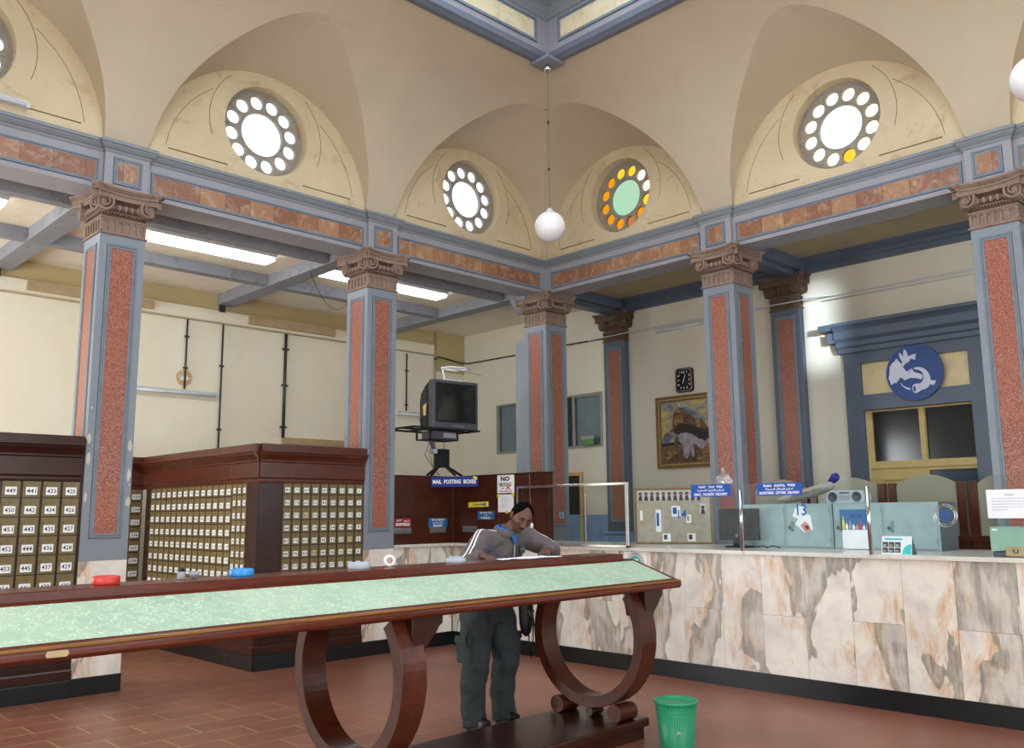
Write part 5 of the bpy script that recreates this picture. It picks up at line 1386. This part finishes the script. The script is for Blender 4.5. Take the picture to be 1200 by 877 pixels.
MB(FX(0, 0, 0)).plate(rect(-.13, .5, 0, .22), -.35, 0).build('case', plain('pale_green_steel', '#93b6a4', .4), mc, bevel=.006)
MB(FX(0, 0, 0)).plate(rect(-.11, -.07, .19, .205), 0, .003).build('label_plate', M['paper'], mc)
sc_ = empty('stamp_machine', (-1.62, -6.42, WTOP), 0, 'small dark wedge-shaped stamp pad on the counter at the right edge', 'stamp pad')
g = MB(FX(0, 0, 0)); g.add([(-.14, 0, 0), (.10, 0, 0), (.10, .06, 0), (-.14, .04, 0), (-.14, 0, -.12), (.10, 0, -.12), (.10, .06, -.12), (-.14, .04, -.12)], [(0, 1, 2, 3), (4, 7, 6, 5), (0, 4, 5, 1), (1, 5, 6, 2), (2, 6, 7, 3), (3, 7, 4, 0)]); g.build('case', M['plasticg'], sc_, bevel=.004)
tc_ = sign('counter_plate', FX(-1.70, -6.47, WTOP+.045), .14, .07, M['boards'], [('U', .6, .4)], M['ink'], 'small cream name plate standing on the counter at the right edge', 'name plate')
# partition of posts and arched frosted panels behind the lockers
pt = empty('arched_partition', (.12, -4.9, 0), 0, 'row of frosted arched panels between reddish wooden posts behind the counter staff area', 'partition')
PM = Matrix.Translation((-.12, 4.9, 0)) @ FX(.12, 0, 0)
def archpoly(a, b, zs, zp, n=16): return [(a, .9), (b, .9)]+[(b-(b-a)*i/n, zs+(zp-zs)*math.sin(PI*i/n)**.8) for i in range(n+1)]
for a, b in ((3.22, 3.86), (3.96, 4.68), (4.85, 5.47), (5.63, 6.22), (6.75, 7.4)):
    MB(PM).plate(archpoly(a, b, 1.84, 1.955), -.01, .01).build('arched_panel', M['arch'], pt)
for c in (3.89, 4.76, 5.545):
    for d in (-.055, .055):
        MB(PM).plate(rect(c+d-.04, c+d+.04, 0, 1.875), -.03, .035).build('post', M['wood'], pt, bevel=.004)
MB(PM).plate(rect(3.2, 6.24, 0, 1.33), -.02, .02).build('lower_board', M['wood'], pt, bevel=.003)
MB(PM).plate(rect(3.2, 6.24, 1.29, 1.35), -.03, .05).build('rail', M['wood'], pt, bevel=.003)
# small box on the window ledge
o = empty('small_carton', (EX-.05, .85, 2.705), 0, 'small green and blue carton standing on the interior window ledge', 'carton')
MB(FX(0, 0, 0)).plate(rect(-.13, .13, 0, .09), -.0, .05).build('carton_green', plain('carton_green', '#5a8a4a', .5), o, bevel=.002); MB(FX(0, 0, 0)).plate(rect(-.14, .14, .09, .145), -.0, .055).build('carton_lid', M['bluelit'], o, bevel=.002)

# ================================================================== CLOCK, PAINTING, EMBLEM
ck = empty('wall_clock', (EX, -1.04, 3.57), 0, 'dark rectangular wall clock above the framed painting', 'clock')
CK = FX(0, 0, 0)
def rrect(w_, h_, r_, n=5):
    pts = []
    for cx, cy, a0 in ((w_/2-r_, h_/2-r_, 0), (-w_/2+r_, h_/2-r_, 90), (-w_/2+r_, -h_/2+r_, 180), (w_/2-r_, -h_/2+r_, 270)):
        pts += [(cx+r_*math.cos(R(a0+90*i/n)), cy+r_*math.sin(R(a0+90*i/n))) for i in range(n+1)]
    return pts
MB(CK).plate(rrect(.31, .37, .05), 0, .04).build('case', M['plastic'], ck, bevel=.01)
MB(CK).plate(rrect(.29, .35, .045), .04, .048, [rrect(.25, .31, .04)]).build('chrome_rim', M['chrome'], ck, bevel=.003)
MB(CK).plate(rrect(.25, .31, .04), .04, .042).build('dial', M['screen'], ck)
for h_ in range(1, 13):
    a = PI/2-2*PI*h_/12; rx, ry = .10, .125; k = 1/max(abs(math.cos(a))/1, abs(math.sin(a))/1); x, y = rx*math.cos(a)*k*.95, ry*math.sin(a)*k*.95
    g = MB(CK); put_text(g, str(h_), x, y, .04, .032, .043); g.build('numeral', M['label'], ck, recalc=False)
MB(CK).plate([(-.006, -.02), (.006, -.02), (.003, .085), (-.003, .085)], .044, .046, M=Matrix.Rotation(R(-20), 4, 'Z')).build('minute_hand', M['label'], ck)
MB(CK).plate([(-.007, -.015), (.007, -.015), (.004, .055), (-.004, .055)], .046, .048, M=Matrix.Rotation(R(160), 4, 'Z')).build('hour_hand', M['label'], ck)

pw_, ph_ = 1.10, 1.09
pt_ = empty('framed_painting', (EX, -1.05, 2.80), 0, 'gilt framed painting of a locomotive and a stooping worker, hung under the clock', 'painting')
PMx = FX(0, 0, 0)
g = MB(PMx); g.frame(-pw_/2, pw_/2, -ph_/2, ph_/2, .035, 0, .05); g.frame(-pw_/2+.03, pw_/2-.03, -ph_/2+.03, ph_/2-.03, .045, 0, .035); g.frame(-pw_/2+.07, pw_/2-.07, -ph_/2+.07, ph_/2-.07, .015, 0, .042)
g.build('gilt_frame', M['gold'], pt_, bevel=.006)
g = MB(PMx)
for i in range(30):
    x = -pw_/2+.055+i*(pw_-.11)/29
    for y in (-ph_/2+.052, ph_/2-.052): g.plate(circle(.009, 6, x, y), .035, .041)
    y = -ph_/2+.055+i*(ph_-.11)/29
    for x in (-pw_/2+.052, pw_/2-.052): g.plate(circle(.009, 6, x, y), .035, .041)
g.build('frame_beading', M['creamp'], pt_)
def canvas():
    t = NT('painted_sky'); v = t.co(); sp = t.node('ShaderNodeSeparateXYZ'); t.l(v, sp.inputs[0])
    n1 = t.noise(t.co((1, 1.2, 2.2)), 2.2, 7, .62, 1.0)
    c = t.ramp(n1, [(.36, lin('#55688f')), (.47, lin('#8f8d84')), (.56, lin('#b8a668')), (.68, lin('#cdbb7e'))])
    gr = t.ramp(t.noise(t.co((1, 2.5, 7)), 3, 7, .75, .8), [(.35, lin('#3a2c26')), (.5, lin('#7b5c3e')), (.65, lin('#b98f5c'))])
    t.color(t.mix(t.math('LESS_THAN', t.math('ADD', sp.outputs[2], t.math('MULTIPLY', n1, .16)), -.12), c, gr)).rough(.45); return t.mat
M['canvas'] = canvas()
def pmat(n, a, b, sc=9):
    t = NT(n); t.color(t.ramp(t.noise(t.co(), sc, 6, .7, 1.0), [(.35, lin(a)), (.65, lin(b))])).rough(.5); return t.mat
MB(PMx).plate(rect(-pw_/2+.08, pw_/2-.08, -ph_/2+.08, ph_/2-.08), 0, .02).build('canvas', M['canvas'], pt_)
def art(nm, pts, mat, z, par=pt_):
    g = MB(PMx)
    for p in pts: g.plate(p, z, z+.0006)
    return g.build(nm, mat, par)
art('painted_locomotive', [[(-.26, .12), (-.24, .27), (-.17, .36), (-.10, .37), (-.05, .29), (.06, .25), (.10, .20), (.20, .15), (.24, .17), (.28, .13), (.38, .02), (.42, -.02), (.42, -.08), (-.14, -.04), (-.28, .0), (-.33, -.02), (-.29, .04), (-.25, .06)]], pmat('paint_engine', '#33261f', '#86603c', 13), .0205)
art('painted_shadow', [[(-.24, .0), (-.16, .13), (.0, .10), (.20, .04), (.42, -.02), (.42, -.10), (.30, -.17), (.05, -.12), (-.10, -.06), (-.22, -.03)], [(-.47, -.17), (-.15, -.15), (-.1, -.20), (-.47, -.22)]], pmat('paint_dark', '#1f1c1e', '#3c342e'), .0212)
art('painted_track', [[(-.42, -.47), (-.2, -.47), (.12, -.20), (.02, -.18), (-.22, -.34)], [(-.15, -.47), (.12, -.47), (.22, -.25), (.10, -.2)]], pmat('paint_track', '#3b2e28', '#6f5440', 16), .0216)
art('painted_worker', [[(-.17, -.09), (-.13, -.03), (-.03, -.02), (.10, -.06), (.20, -.13), (.28, -.15), (.33, -.22), (.25, -.29), (.18, -.24), (.14, -.18), (.08, -.22), (.04, -.33), (-.02, -.42), (-.08, -.36), (-.08, -.24), (-.05, -.16), (-.13, -.15), (-.22, -.16), (-.24, -.10)], [(.06, -.20), (.10, -.21), (.12, -.38), (.07, -.40)]], pmat('paint_grey', '#7d7684', '#b7aeb8', 14), .022)
art('painted_engine_front', [circle(.085, 20, -.15, .16), [(-.20, .28), (-.17, .37), (-.13, .38), (-.11, .29)], [(.16, .03), (.16, .16), (.24, .15), (.24, .01)]], pmat('paint_brass', '#6a4a2c', '#b08a58', 20), .0209)
art('painted_smoke', [[(-.19, .37), (-.24, .42), (-.16, .44), (-.05, .42), (.02, .38), (-.06, .36)]], pmat('paint_smoke', '#8f8a86', '#c6bca6', 12), .0209)
art('painted_helper', [[(-.23, -.10), (-.19, -.06), (-.15, -.10), (-.16, -.20), (-.12, -.30), (-.16, -.34), (-.21, -.26), (-.24, -.18)]], pmat('paint_umber', '#3a322c', '#7a6a54', 18), .0222)
art('painted_trees', [[(-.44, -.12), (-.42, -.03), (-.36, .0), (-.30, -.03), (-.34, -.06), (-.35, -.13), (-.38, -.06), (-.41, -.13)]], pmat('paint_violet', '#59464f', '#7d6670', 18), .022)

em = empty('round_emblem', (EX-.07, -4.455, 3.27), 0, 'round dark blue emblem with a white bird, map shape and curved horn, above the doorway', 'emblem')
EM_ = FX(0, 0, 0); er = .345
MB(EM_).plate(circle(er, 64), 0, .022).build('disc', M['emblem'], em, bevel=.004)
def ep(pts):   # traced on a 1032x877 crop: centre (530,430), radius 347
    return [((x-530)/347*er, -(y-430-.0*(x-530))/340*er) for x, y in pts]
def etrace(nm, *polys, z=.022, th=.008, mat='emblemw'):
    g = MB(EM_)
    for p in polys: g.plate(ep(p), z, z+th)
    g.build(nm, M[mat], em, bevel=.0015)
etrace('bird', [(362, 165), (385, 180), (413, 222), (415, 180), (430, 128), (455, 160), (468, 200), (470, 230), (500, 215), (512, 222), (505, 245), (498, 262), (478, 292), (440, 310), (418, 322), (408, 345), (388, 330), (385, 300), (400, 290), (385, 265), (372, 235), (365, 200)])
etrace('letter', [(515, 212), (570, 205), (556, 268), (548, 278), (512, 262), (505, 245)])
etrace('map_shape', [(328, 235), (352, 268), (378, 300), (392, 335), (412, 370), (430, 398), (450, 412), (470, 395), (500, 380), (515, 395), (520, 415), (545, 432), (575, 445), (600, 455), (628, 470), (632, 500), (612, 528), (585, 515), (540, 500), (480, 492), (440, 505), (410, 518), (385, 490), (360, 470), (342, 500), (318, 520), (300, 545), (285, 528), (240, 556), (225, 500), (212, 470), (225, 430), (232, 380), (238, 330), (270, 290), (300, 270)])
horn_o = arc_pts(150, 100, -62, 22, 570, -520); 
def eh(pts): return [(x, -y) for x, y in pts]
outer = [(520, 385), (545, 373), (580, 370), (620, 380), (655, 400), (685, 430), (705, 465), (718, 510), (720, 550), (712, 590), (690, 620), (660, 640), (620, 652), (600, 655), (585, 610), (575, 572), (600, 568), (625, 548), (636, 520), (640, 490), (635, 455), (618, 428), (590, 408), (555, 398)]
etrace('horn', outer)
etrace('horn_bell', [(500, 600), (512, 580), (545, 572), (572, 570), (590, 610), (605, 655), (560, 680), (530, 685), (508, 670), (497, 635)], z=.030)
etrace('horn_mouth', [(512, 605), (525, 592), (538, 605), (542, 635), (535, 665), (520, 668), (508, 640)], z=.038, th=.002, mat='emblem')
etrace('envelope_tail', [(722, 545), (785, 560), (750, 612), (705, 590)])
etrace('crescent', [(362, 540), (385, 575), (420, 600), (470, 618), (478, 630), (460, 638), (415, 618), (380, 585), (360, 555)])
g = MB(EM_)
for (x, y) in ((470, 425), (490, 402), (512, 385)): g.plate([(a*1.0, b) for a, b in circle(.008, 8, (x-530)/347*er, -(y-430)/340*er)], .030, .0315)
g.build('map_marks', M['emblem'], em)

# ================================================================== THE MAN
PX, PY = -4.43, -3.56
man = empty('person', (PX, PY, 0), 0, 'person in grey striped track jacket and dark cargo trousers, stooping to write at the desk', 'person')
def remesh(o, vox, smooth=2, disp=0, dscale=.1):
    r_ = o.modifiers.new('remesh', 'REMESH'); r_.mode = 'VOXEL'; r_.voxel_size = vox; r_.use_smooth_shade = True
    if smooth:
        s_ = o.modifiers.new('smooth', 'SMOOTH'); s_.iterations = smooth; s_.factor = .6
    if disp:
        tx = bpy.data.textures.new('folds', 'CLOUDS'); tx.noise_scale = dscale; tx.noise_depth = 1
        d = o.modifiers.new('folds', 'DISPLACE'); d.texture = tx; d.strength = disp; d.mid_level = .5; d.texture_coords = 'LOCAL'
def loft(g, secs, n=20, ydir=None):
    """secs: (centre, half width x, half depth y[, tilt]) stacked ellipses, axis follows the centres"""
    P = [Vector(s[0]) for s in secs]; vs = []; fs = []; N = len(P)
    for i, s in enumerate(secs):
        t = (P[min(i+1, N-1)]-P[max(i-1, 0)]).normalized()
        ax = Vector((1, 0, 0)); ax = (ax-t*ax.dot(t)).normalized(); ay = t.cross(ax)
        for k in range(n):
            a = 2*PI*k/n; vs.append(P[i]+ax*(s[1]*math.cos(a))+ay*(s[2]*math.sin(a)))
    for i in range(N-1):
        for k in range(n): fs.append((i*n+k, i*n+(k+1) % n, (i+1)*n+(k+1) % n, (i+1)*n+k))
    fs.append(tuple(range(n-1, -1, -1))); fs.append(tuple(range((N-1)*n, N*n)))
    g.add(vs, fs)
# ---- joints (local: x to the picture's right, y away from the desk)
SR, SL = Vector((-.225, -.17, 1.405)), Vector((.235, -.17, 1.415))
ER, WR_ = Vector((-.43, -.17, 1.20)), Vector((-.455, -.42, 1.308))
EL, WL = Vector((.43, -.27, 1.305)), Vector((.19, -.455, 1.322))
HC = Vector((.045, -.315, 1.567))
HM = Matrix.Translation(HC) @ Matrix.Rotation(R(-20), 4, 'Z') @ Matrix.Rotation(R(14), 4, 'Y') @ Matrix.Rotation(R(30), 4, 'X')
# ---- head surface
def gauss(p, c, s): return math.exp(-sum(((p[i]-c[i])/s[i])**2 for i in range(3)))
def head_pt(u, v, off=0.0):
    """u azimuth (0 = face, -Y), v elevation"""
    x = math.cos(v)*math.sin(u); y = -math.cos(v)*math.cos(u); z = math.sin(v)
    rx, ry, rz = .076+off, .096+off, .118+off
    p = Vector((x*rx, y*ry, z*rz))
    if z < 0:   # jaw narrows and chin comes forward
        k = -z; p.x *= 1-.34*k**1.3; 
        if y < 0: p.y *= 1-.10*k
        else: p.y *= 1-.42*k**.8
    if y > 0 and z > -.2: p.y += .012*y
    n = Vector((x, y, z))
    d = 0
    if y < .2:
        d += .026*gauss(p, (0, -.10, -.018), (.012, .05, .016))     # nose tip
        d += .017*gauss(p, (0, -.10, .006), (.009, .05, .028))      # bridge
        for s_ in (-1, 1):
            d += .008*gauss(p, (s_*.013, -.095, -.024), (.008, .05, .008))
            d -= .012*gauss(p, (s_*.031, -.09, .016), (.017, .05, .011))   # sockets
            d += .007*gauss(p, (s_*.031, -.09, .014), (.012, .05, .006))   # lids
            d += .007*gauss(p, (s_*.032, -.09, .034), (.026, .05, .008))   # brows
            d += .008*gauss(p, (s_*.047, -.07, -.012), (.018, .05, .018))   # cheekbones
            d -= .006*gauss(p, (s_*.045, -.06, -.055), (.016, .05, .02))
        d += .009*gauss(p, (0, -.09, -.052), (.024, .05, .006))     # upper lip
        d += .008*gauss(p, (0, -.09, -.064), (.020, .05, .006))     # lower lip
        d -= .004*gauss(p, (0, -.09, -.058), (.026, .05, .003))
        d -= .005*gauss(p, (0, -.09, -.077), (.02, .05, .007))
        d += .012*gauss(p, (0, -.08, -.100), (.022, .05, .016))     # chin
    return p + n*d
g = MB(); NU, NV = 56, 44; vs = []; fs = []
for j in range(NV+1):
    v = -PI/2+PI*j/NV
    for i in range(NU): vs.append(HM @ head_pt(2*PI*i/NU, v))
for j in range(NV):
    for i in range(NU): fs.append((j*NU+i, j*NU+(i+1) % NU, (j+1)*NU+(i+1) % NU, (j+1)*NU+i))
g.add(vs, fs)
for s_ in (-1, 1):   # ears
    g.ball((0, 0, 0), (.008, .020, .032), 12, 8, M=HM @ Matrix.Translation((s_*.078, .006, -.002)) @ Matrix.Rotation(s_*R(18), 4, 'Z') @ Matrix.Rotation(R(10), 4, 'X'))
    g.tube([HM @ Vector((s_*(.080), .018, .024)), HM @ Vector((s_*.086, .026, .004)), HM @ Vector((s_*.080, .016, -.024))], .0045, 6)
# neck, slim body core inside the clothes
nb_ = HM @ Vector((0, .025, -.07))
g.tube([nb_, nb_.lerp(Vector((0, -.14, 1.42)), .5), Vector((0, -.13, 1.38))], [(.052, .055), (.054, .058), (.07, .07)], 16)
loft(g, [((0, .0, .86), .13, .09), ((0, -.02, 1.0), .12, .08), ((0, -.08, 1.2), .14, .09), ((.005, -.13, 1.34), .16, .09), ((.005, -.14, 1.41), .10, .07)])
for s_, A, E_, W_ in ((-1, SR, ER, WR_), (1, SL, EL, WL)):
    g.tube([Vector((0, -.14, 1.37)), A, A.lerp(E_, .5), E_, E_.lerp(W_, .5), W_], [.05, .045, .04, .036, .034, .026], 12)
for x0, x1, xk in ((-.10, -.135, -.13), (.09, .165, .15)):
    g.tube([(x0, 0, .88), (x0+(xk-x0)*.5, -.01, .68), (xk, -.02, .49), (xk, .02, .3), (x1, .03, .10)], [.075, .07, .05, .046, .036], 12)
# hands: palm and five separate fingers
def hand(g, Wp, fwd, up, side, curl, spread=.16, sc=1.0):
    """fwd: direction of the fingers, up: back of the hand, side: towards the thumb"""
    f = Vector(fwd).normalized(); u_ = Vector(up); u_ = (u_-f*u_.dot(f)).normalized(); sd = Vector(side); sd = (sd-f*sd.dot(f)-u_*sd.dot(u_)).normalized()
    Wp = Vector(Wp)
    def P(a, b, c): return Wp+(f*a+sd*b+u_*c)*sc
    g.tube([P(-.03, 0, 0), P(.0, 0, 0), P(.03, .002, 0), P(.065, .002, 0), P(.088, 0, -.001)], [(.024*sc, .019*sc), (.026*sc, .017*sc), (.036*sc, .0155*sc), (.040*sc, .014*sc), (.037*sc, .011*sc)], 14, up=u_)
    for q, (b, L_, r_) in enumerate(((.029, .070, .0088), (.010, .078, .0092), (-.010, .072, .0088), (-.028, .056, .0078))):
        ang = spread*b/.03; cl_ = curl[q]; pts = [P(.07, b*.9, 0)]; a = 0.1; cur = P(.086, b, 0); pts.append(cur)
        dirn = lambda an: (f*math.cos(an)+sd*math.sin(ang)*.9-u_*math.sin(an)).normalized()
        for seg, fr in enumerate((.45, .31, .24)):
            a += cl_*(.55, .9, .7)[seg]; cur = cur+dirn(a)*(L_*fr*sc); pts.append(cur)
        g.tube(pts, [r_*sc*1.02, r_*sc*1.03, r_*sc, r_*sc*.93, r_*sc*.78], 9)
        g.ball(tuple(pts[-1]), r_*sc*.8, 8, 6)
    tb = [P(.012, .018, -.002), P(.035, .043, -.006), P(.062, .052, -.014), P(.084, .046, -.022)]
    g.tube(tb, [.0125*sc, .0115*sc, .0098*sc, .008*sc], 9); g.ball(tuple(tb[-1]), .0082*sc, 8, 6)
hand(g, WR_, (-.10, -.95, -.10), (-.1, 0, 1), (1, 0, 0), (.75, .85, .95, 1.0))
hand(g, WL, (-.85, -.50, -.06), (0, -.1, 1), (-.3, .8, 0), (.25, .3, .35, .4))
body = g.build('body', M['skin'], man, smooth=True); remesh(body, .0042, 1)
# eyes, brows, moustache shade
g = MB(); g.smooth = True
for s_ in (-1, 1):
    g.tube([HM @ (head_pt(s_*.20, .30)+Vector((0, -.0035, 0))), HM @ (head_pt(s_*.36, .335)+Vector((0, -.0035, 0))), HM @ (head_pt(s_*.56, .29)+Vector((0, -.0025, 0)))], [.0028, .0036, .002], 6)
g.build('eyebrows', M['hair'], man)
g = MB(); g.smooth = True
for s_ in (-1, 1):
    g.tube([HM @ (head_pt(s_*(.20+.09*i), .118-.012*math.sin(PI*i/4))+Vector((0, -.0028, 0))) for i in range(5)], .0018, 5)
g.build('eyelashes', M['hair'], man)
g = MB(); g.smooth = True
g.tube([HM @ (head_pt(-.30+.06*i, -.395-.02*abs(i-5)/5)+Vector((0, -.0012, 0))) for i in range(11)], [.002+.0014*math.sin(PI*i/10) for i in range(11)], 5)
g.build('moustache', M['hair'], man)
# hair: close-cropped cap with a receding front
g = MB(); g.smooth = True; vs = []; fs = []; NU, NV = 64, 26
def hairline(u):
    a = abs((u+PI) % (2*PI)-PI)         # 0 at the face
    pts = [(0, 1.18), (.30, 1.16), (.55, 1.02), (.80, .72), (1.02, .50), (1.22, .30), (1.40, -.08), (1.52, .10), (1.62, .20), (1.85, -.05), (2.3, -.42), (PI, -.52)]
    for (a0, v0), (a1, v1) in zip(pts, pts[1:]):
        if a <= a1: return v0+(v1-v0)*(a-a0)/(a1-a0)
    return -.5
for j in range(NV+1):
    for i in range(NU):
        u = 2*PI*i/NU; v0 = hairline(u); v = v0+(PI/2-v0)*j/NV; o_ = .0015+.009*min(1, j/4)
        vs.append(HM @ head_pt(u, v, o_))
for j in range(NV):
    for i in range(NU): fs.append((j*NU+i, j*NU+(i+1) % NU, (j+1)*NU+(i+1) % NU, (j+1)*NU+i))
g.add(vs, fs); g.build('hair', M['hair'], man, smooth=True)
# ---- jacket
g = MB()
loft(g, [((0, .005, .985), .185, .135), ((0, .0, 1.02), .20, .145), ((0, -.04, 1.14), .20, .145), ((0, -.09, 1.26), .215, .145), ((.003, -.125, 1.345), .225, .13), ((.005, -.15, 1.405), .185, .10), ((.005, -.165, 1.437), .11, .085), ((.01, -.175, 1.455), .08, .075)], 28)
for A, E_, W_ in ((SR, ER, WR_), (SL, EL, WL)):
    sh = A.copy(); mid = A.lerp(E_, .5); fm = E_.lerp(W_, .5); d = (E_-A).normalized()
    g.tube([Vector((A.x*.45, -.15, 1.39)), sh, mid, E_-(E_-A)*.06, E_, E_.lerp(W_, .12), fm, W_.lerp(E_, .10), W_.lerp(E_, .03)], [.085, .087, .076, .068, .065, .066, .060, .050, .043], 18)
jk = g.build('jacket', M['jacket'], man, smooth=True); remesh(jk, .009, 4, .022, .085)
# jacket details
g = MB(); g.smooth = True
nk = Vector((.012, -.175, 1.452))
cpts = []
for k in range(29):
    a = R(-250+320*k/28); 
    cpts.append(nk+Vector((.088*math.cos(a), .078*math.sin(a)-.005, .012+.020*math.sin(a))))
g.tube(cpts, [(.010, .027)]*29, 10, up=(0, 0, 1)); g.build('jacket_collar', M['jacket'], man)
g = MB(); g.smooth = True
cpts = []
for k in range(31):
    a = R(-262+344*k/30); cpts.append(nk+Vector((.073*math.cos(a), .066*math.sin(a)-.008, .022+.020*math.sin(a))))
g.tube(cpts, [(.009, .026)]*31, 10, up=(0, 0, 1)); g.build('shirt_collar', M['shirt'], man)
g = MB(); g.plate([(-.035, 0), (.035, 0), (.0, -.075)], 0, .012, M=Matrix.Translation((.015, -.262, 1.435)) @ Matrix.Rotation(R(-10), 4, 'X') @ FY(0, 0, 0)); g.build('shirt_front', M['shirt'], man, bevel=.004)
g = MB(); g.tube([(.02, -.268, 1.38), (.022, -.262, 1.30), (.02, -.232, 1.18), (.015, -.19, 1.04)], .004, 6); g.build('zip', M['greyp'], man)
# two pale stripes down each sleeve
for A, E_, W_, sgx in ((SR, ER, WR_, -1), (SL, EL, WL, 1)):
    for off in (-.014, .014):
        pts = []
        path = [Vector((A.x*.35, -.165, 1.44)), Vector((A.x*.75, -.165, 1.452)), A, A.lerp(E_, .35), A.lerp(E_, .7), E_.lerp(A, .06)]
        nrm = [Vector((0, 0, 1)), Vector((sgx*.3, 0, 1)), Vector((sgx*.7, -.15, .8)), Vector((sgx*.75, -.45, .55)), Vector((sgx*.75, -.5, .5)), Vector((sgx*.75, -.5, .5))]
        rr = [.022, .052, .088, .085, .077, .070]
        for i, p in enumerate(path):
            n_ = nrm[i].normalized(); t_ = (path[min(i+1, 5)]-path[max(i-1, 0)]).normalized(); b_ = t_.cross(n_).normalized()
            pts.append(p+n_*(rr[i]+.001)+b_*off)
        g = MB(); vs = []; fs = []; nseg = 40
        for i in range(nseg+1):
            f_ = i/nseg*5; k_ = min(4, int(f_)); q_ = f_-k_; p_ = pts[k_].lerp(pts[k_+1], q_); t_ = (pts[k_+1]-pts[k_]).normalized(); n_ = nrm[k_].lerp(nrm[k_+1], q_).normalized(); b_ = t_.cross(n_).normalized()
            vs += [p_-b_*.0055, p_+b_*.0055]
        fs = [(2*i, 2*i+1, 2*i+3, 2*i+2) for i in range(nseg)]
        g.add(vs, fs); so_ = g.build('sleeve_stripe', M['white'], man, smooth=True)
        sw = so_.modifiers.new('cling', 'SHRINKWRAP'); sw.target = jk; sw.wrap_method = 'NEAREST_SURFACEPOINT'; sw.wrap_mode = 'ABOVE_SURFACE'; sw.offset = .0015
        sd = so_.modifiers.new('cloth', 'SOLIDIFY'); sd.thickness = .0015; sd.offset = 1
MB(Matrix.Translation((.105, -.262, 1.33)) @ Matrix.Rotation(R(14), 4, 'Z') @ FY(0, 0, 0)).plate([(-.03, -.035), (.03, -.03), (.035, .03), (.0, .035), (-.028, .028)], 0, .006).build('chest_badge', M['plasticg'], man, bevel=.002)
MB(Matrix.Translation((.10, -.270, 1.325)) @ Matrix.Rotation(R(14), 4, 'Z') @ FY(0, 0, 0)).plate([(-.02, .0), (.018, .006), (.02, .012), (-.018, .007)], 0, .003).build('badge_mark', M['greyp'], man)
g = MB(); loft(g, [((0, .01, .935), .178, .128), ((0, .008, 1.0), .182, .132)], 28); so = g.build('shirt_hem', M['shirt'], man, smooth=True)
# ---- trousers
g = MB()
loft(g, [((0, .02, .78), .20, .135), ((0, .02, .86), .205, .140), ((0, .01, .94), .185, .130), ((0, .01, .975), .172, .122)], 28)
for x0, xk, x1 in ((-.125, -.155, -.135), (.115, .155, .165)):
    g.tube([(x0, .02, .86), (x0*1.05, .0, .76), ((x0+xk)/2, -.01, .62), (xk, -.02, .48), (xk, .01, .36), ((xk+x1)/2, .03, .22), (x1, .02, .10), (x1, .01, .035)], [(.125, .118), (.128, .12), (.118, .11), (.103, .10), (.098, .098), (.094, .095), (.092, .095), (.094, .10)], 20, up=(0, 1, 0))
tr = g.build('trousers', M['trouser'], man, smooth=True); remesh(tr, .010, 3, .030, .10)
for sx, xx in ((-1, -.238), (1, .242)):
    g = MB(Matrix.Translation((xx, .0, .60)) @ Matrix.Rotation(sx*R(4), 4, 'Y')); g.box(-.028, .028, -.075, .085, -.10, .08); o = g.build('cargo_pocket', M['trouser'], man, bevel=.014)
    g = MB(Matrix.Translation((xx+sx*.006, .0, .665))); g.box(-.030, .030, -.080, .09, -.025, .03); g.build('pocket_flap', M['trouser'], man, bevel=.008)
g = MB(); g.tube([(-.255, -.07, .78), (-.285, -.05, .70), (-.275, -.06, .62)], .006, 6); g.build('strap', M['ink'], man)
for x1 in (-.135, .165):
    g = MB(); loft(g, [((x1, .03, .0), .045, .115), ((x1, .02, .02), .050, .125), ((x1, -.0, .05), .046, .11), ((x1, .05, .085), .040, .06)], 20)
    for p in g.v:
        if p.y < -.02: p.y -= .05
    g.build('shoe', M['shoe'], man, smooth=True, bevel=.003)
# pen held in the right hand
pen_o = empty('pen', (PX-.455, PY-.545, 1.30), 0, 'blue pen in the hand of the writing man', 'pen')
g = MB(); g.smooth = True; g.cyl((.028, -.030, -.006), (.0, .05, .085), .0045, 10); g.build('barrel', M['signnavy'], pen_o)
g = MB(); g.smooth = True; g.cyl((.028, -.030, -.006), (.030, -.036, -.0125), .0042, 10, .0008); g.build('tip', M['ink'], pen_o)
# bag hanging under the far edge of the desk
bgx = empty('drawstring_bag', (-4.17, -3.70, .66), 0, 'black drawstring bag with loose cords hanging from the desk beside the man', 'bag')
g = MB(); loft(g, [((0, 0, 0), .012, .012), ((0, 0, .03), .045, .03), ((0, 0, .10), .062, .042), ((0, 0, .22), .068, .045), ((.0, 0, .32), .06, .035), ((.0, 0, .385), .045, .02)], 20); g.build('bag_body', M['ink'], bgx, smooth=True)
g = MB(); g.smooth = True; g.tube([(-.03, -.035, .20), (.0, -.048, .17), (.035, -.035, .19)], .02, 8); g.build('grey_patch', M['plasticg'], bgx)
for a in (0, .02, .045):
    g = MB(); g.smooth = True; g.tube([(.05, 0, .36), (.075+a*.3, 0, .1), (.06+a, 0, -.10), (.05, 0, -.17+a), (.03, 0, -.08), (.035-a*.3, 0, .10)], .0035, 5); g.build('cord', M['ink'], bgx)
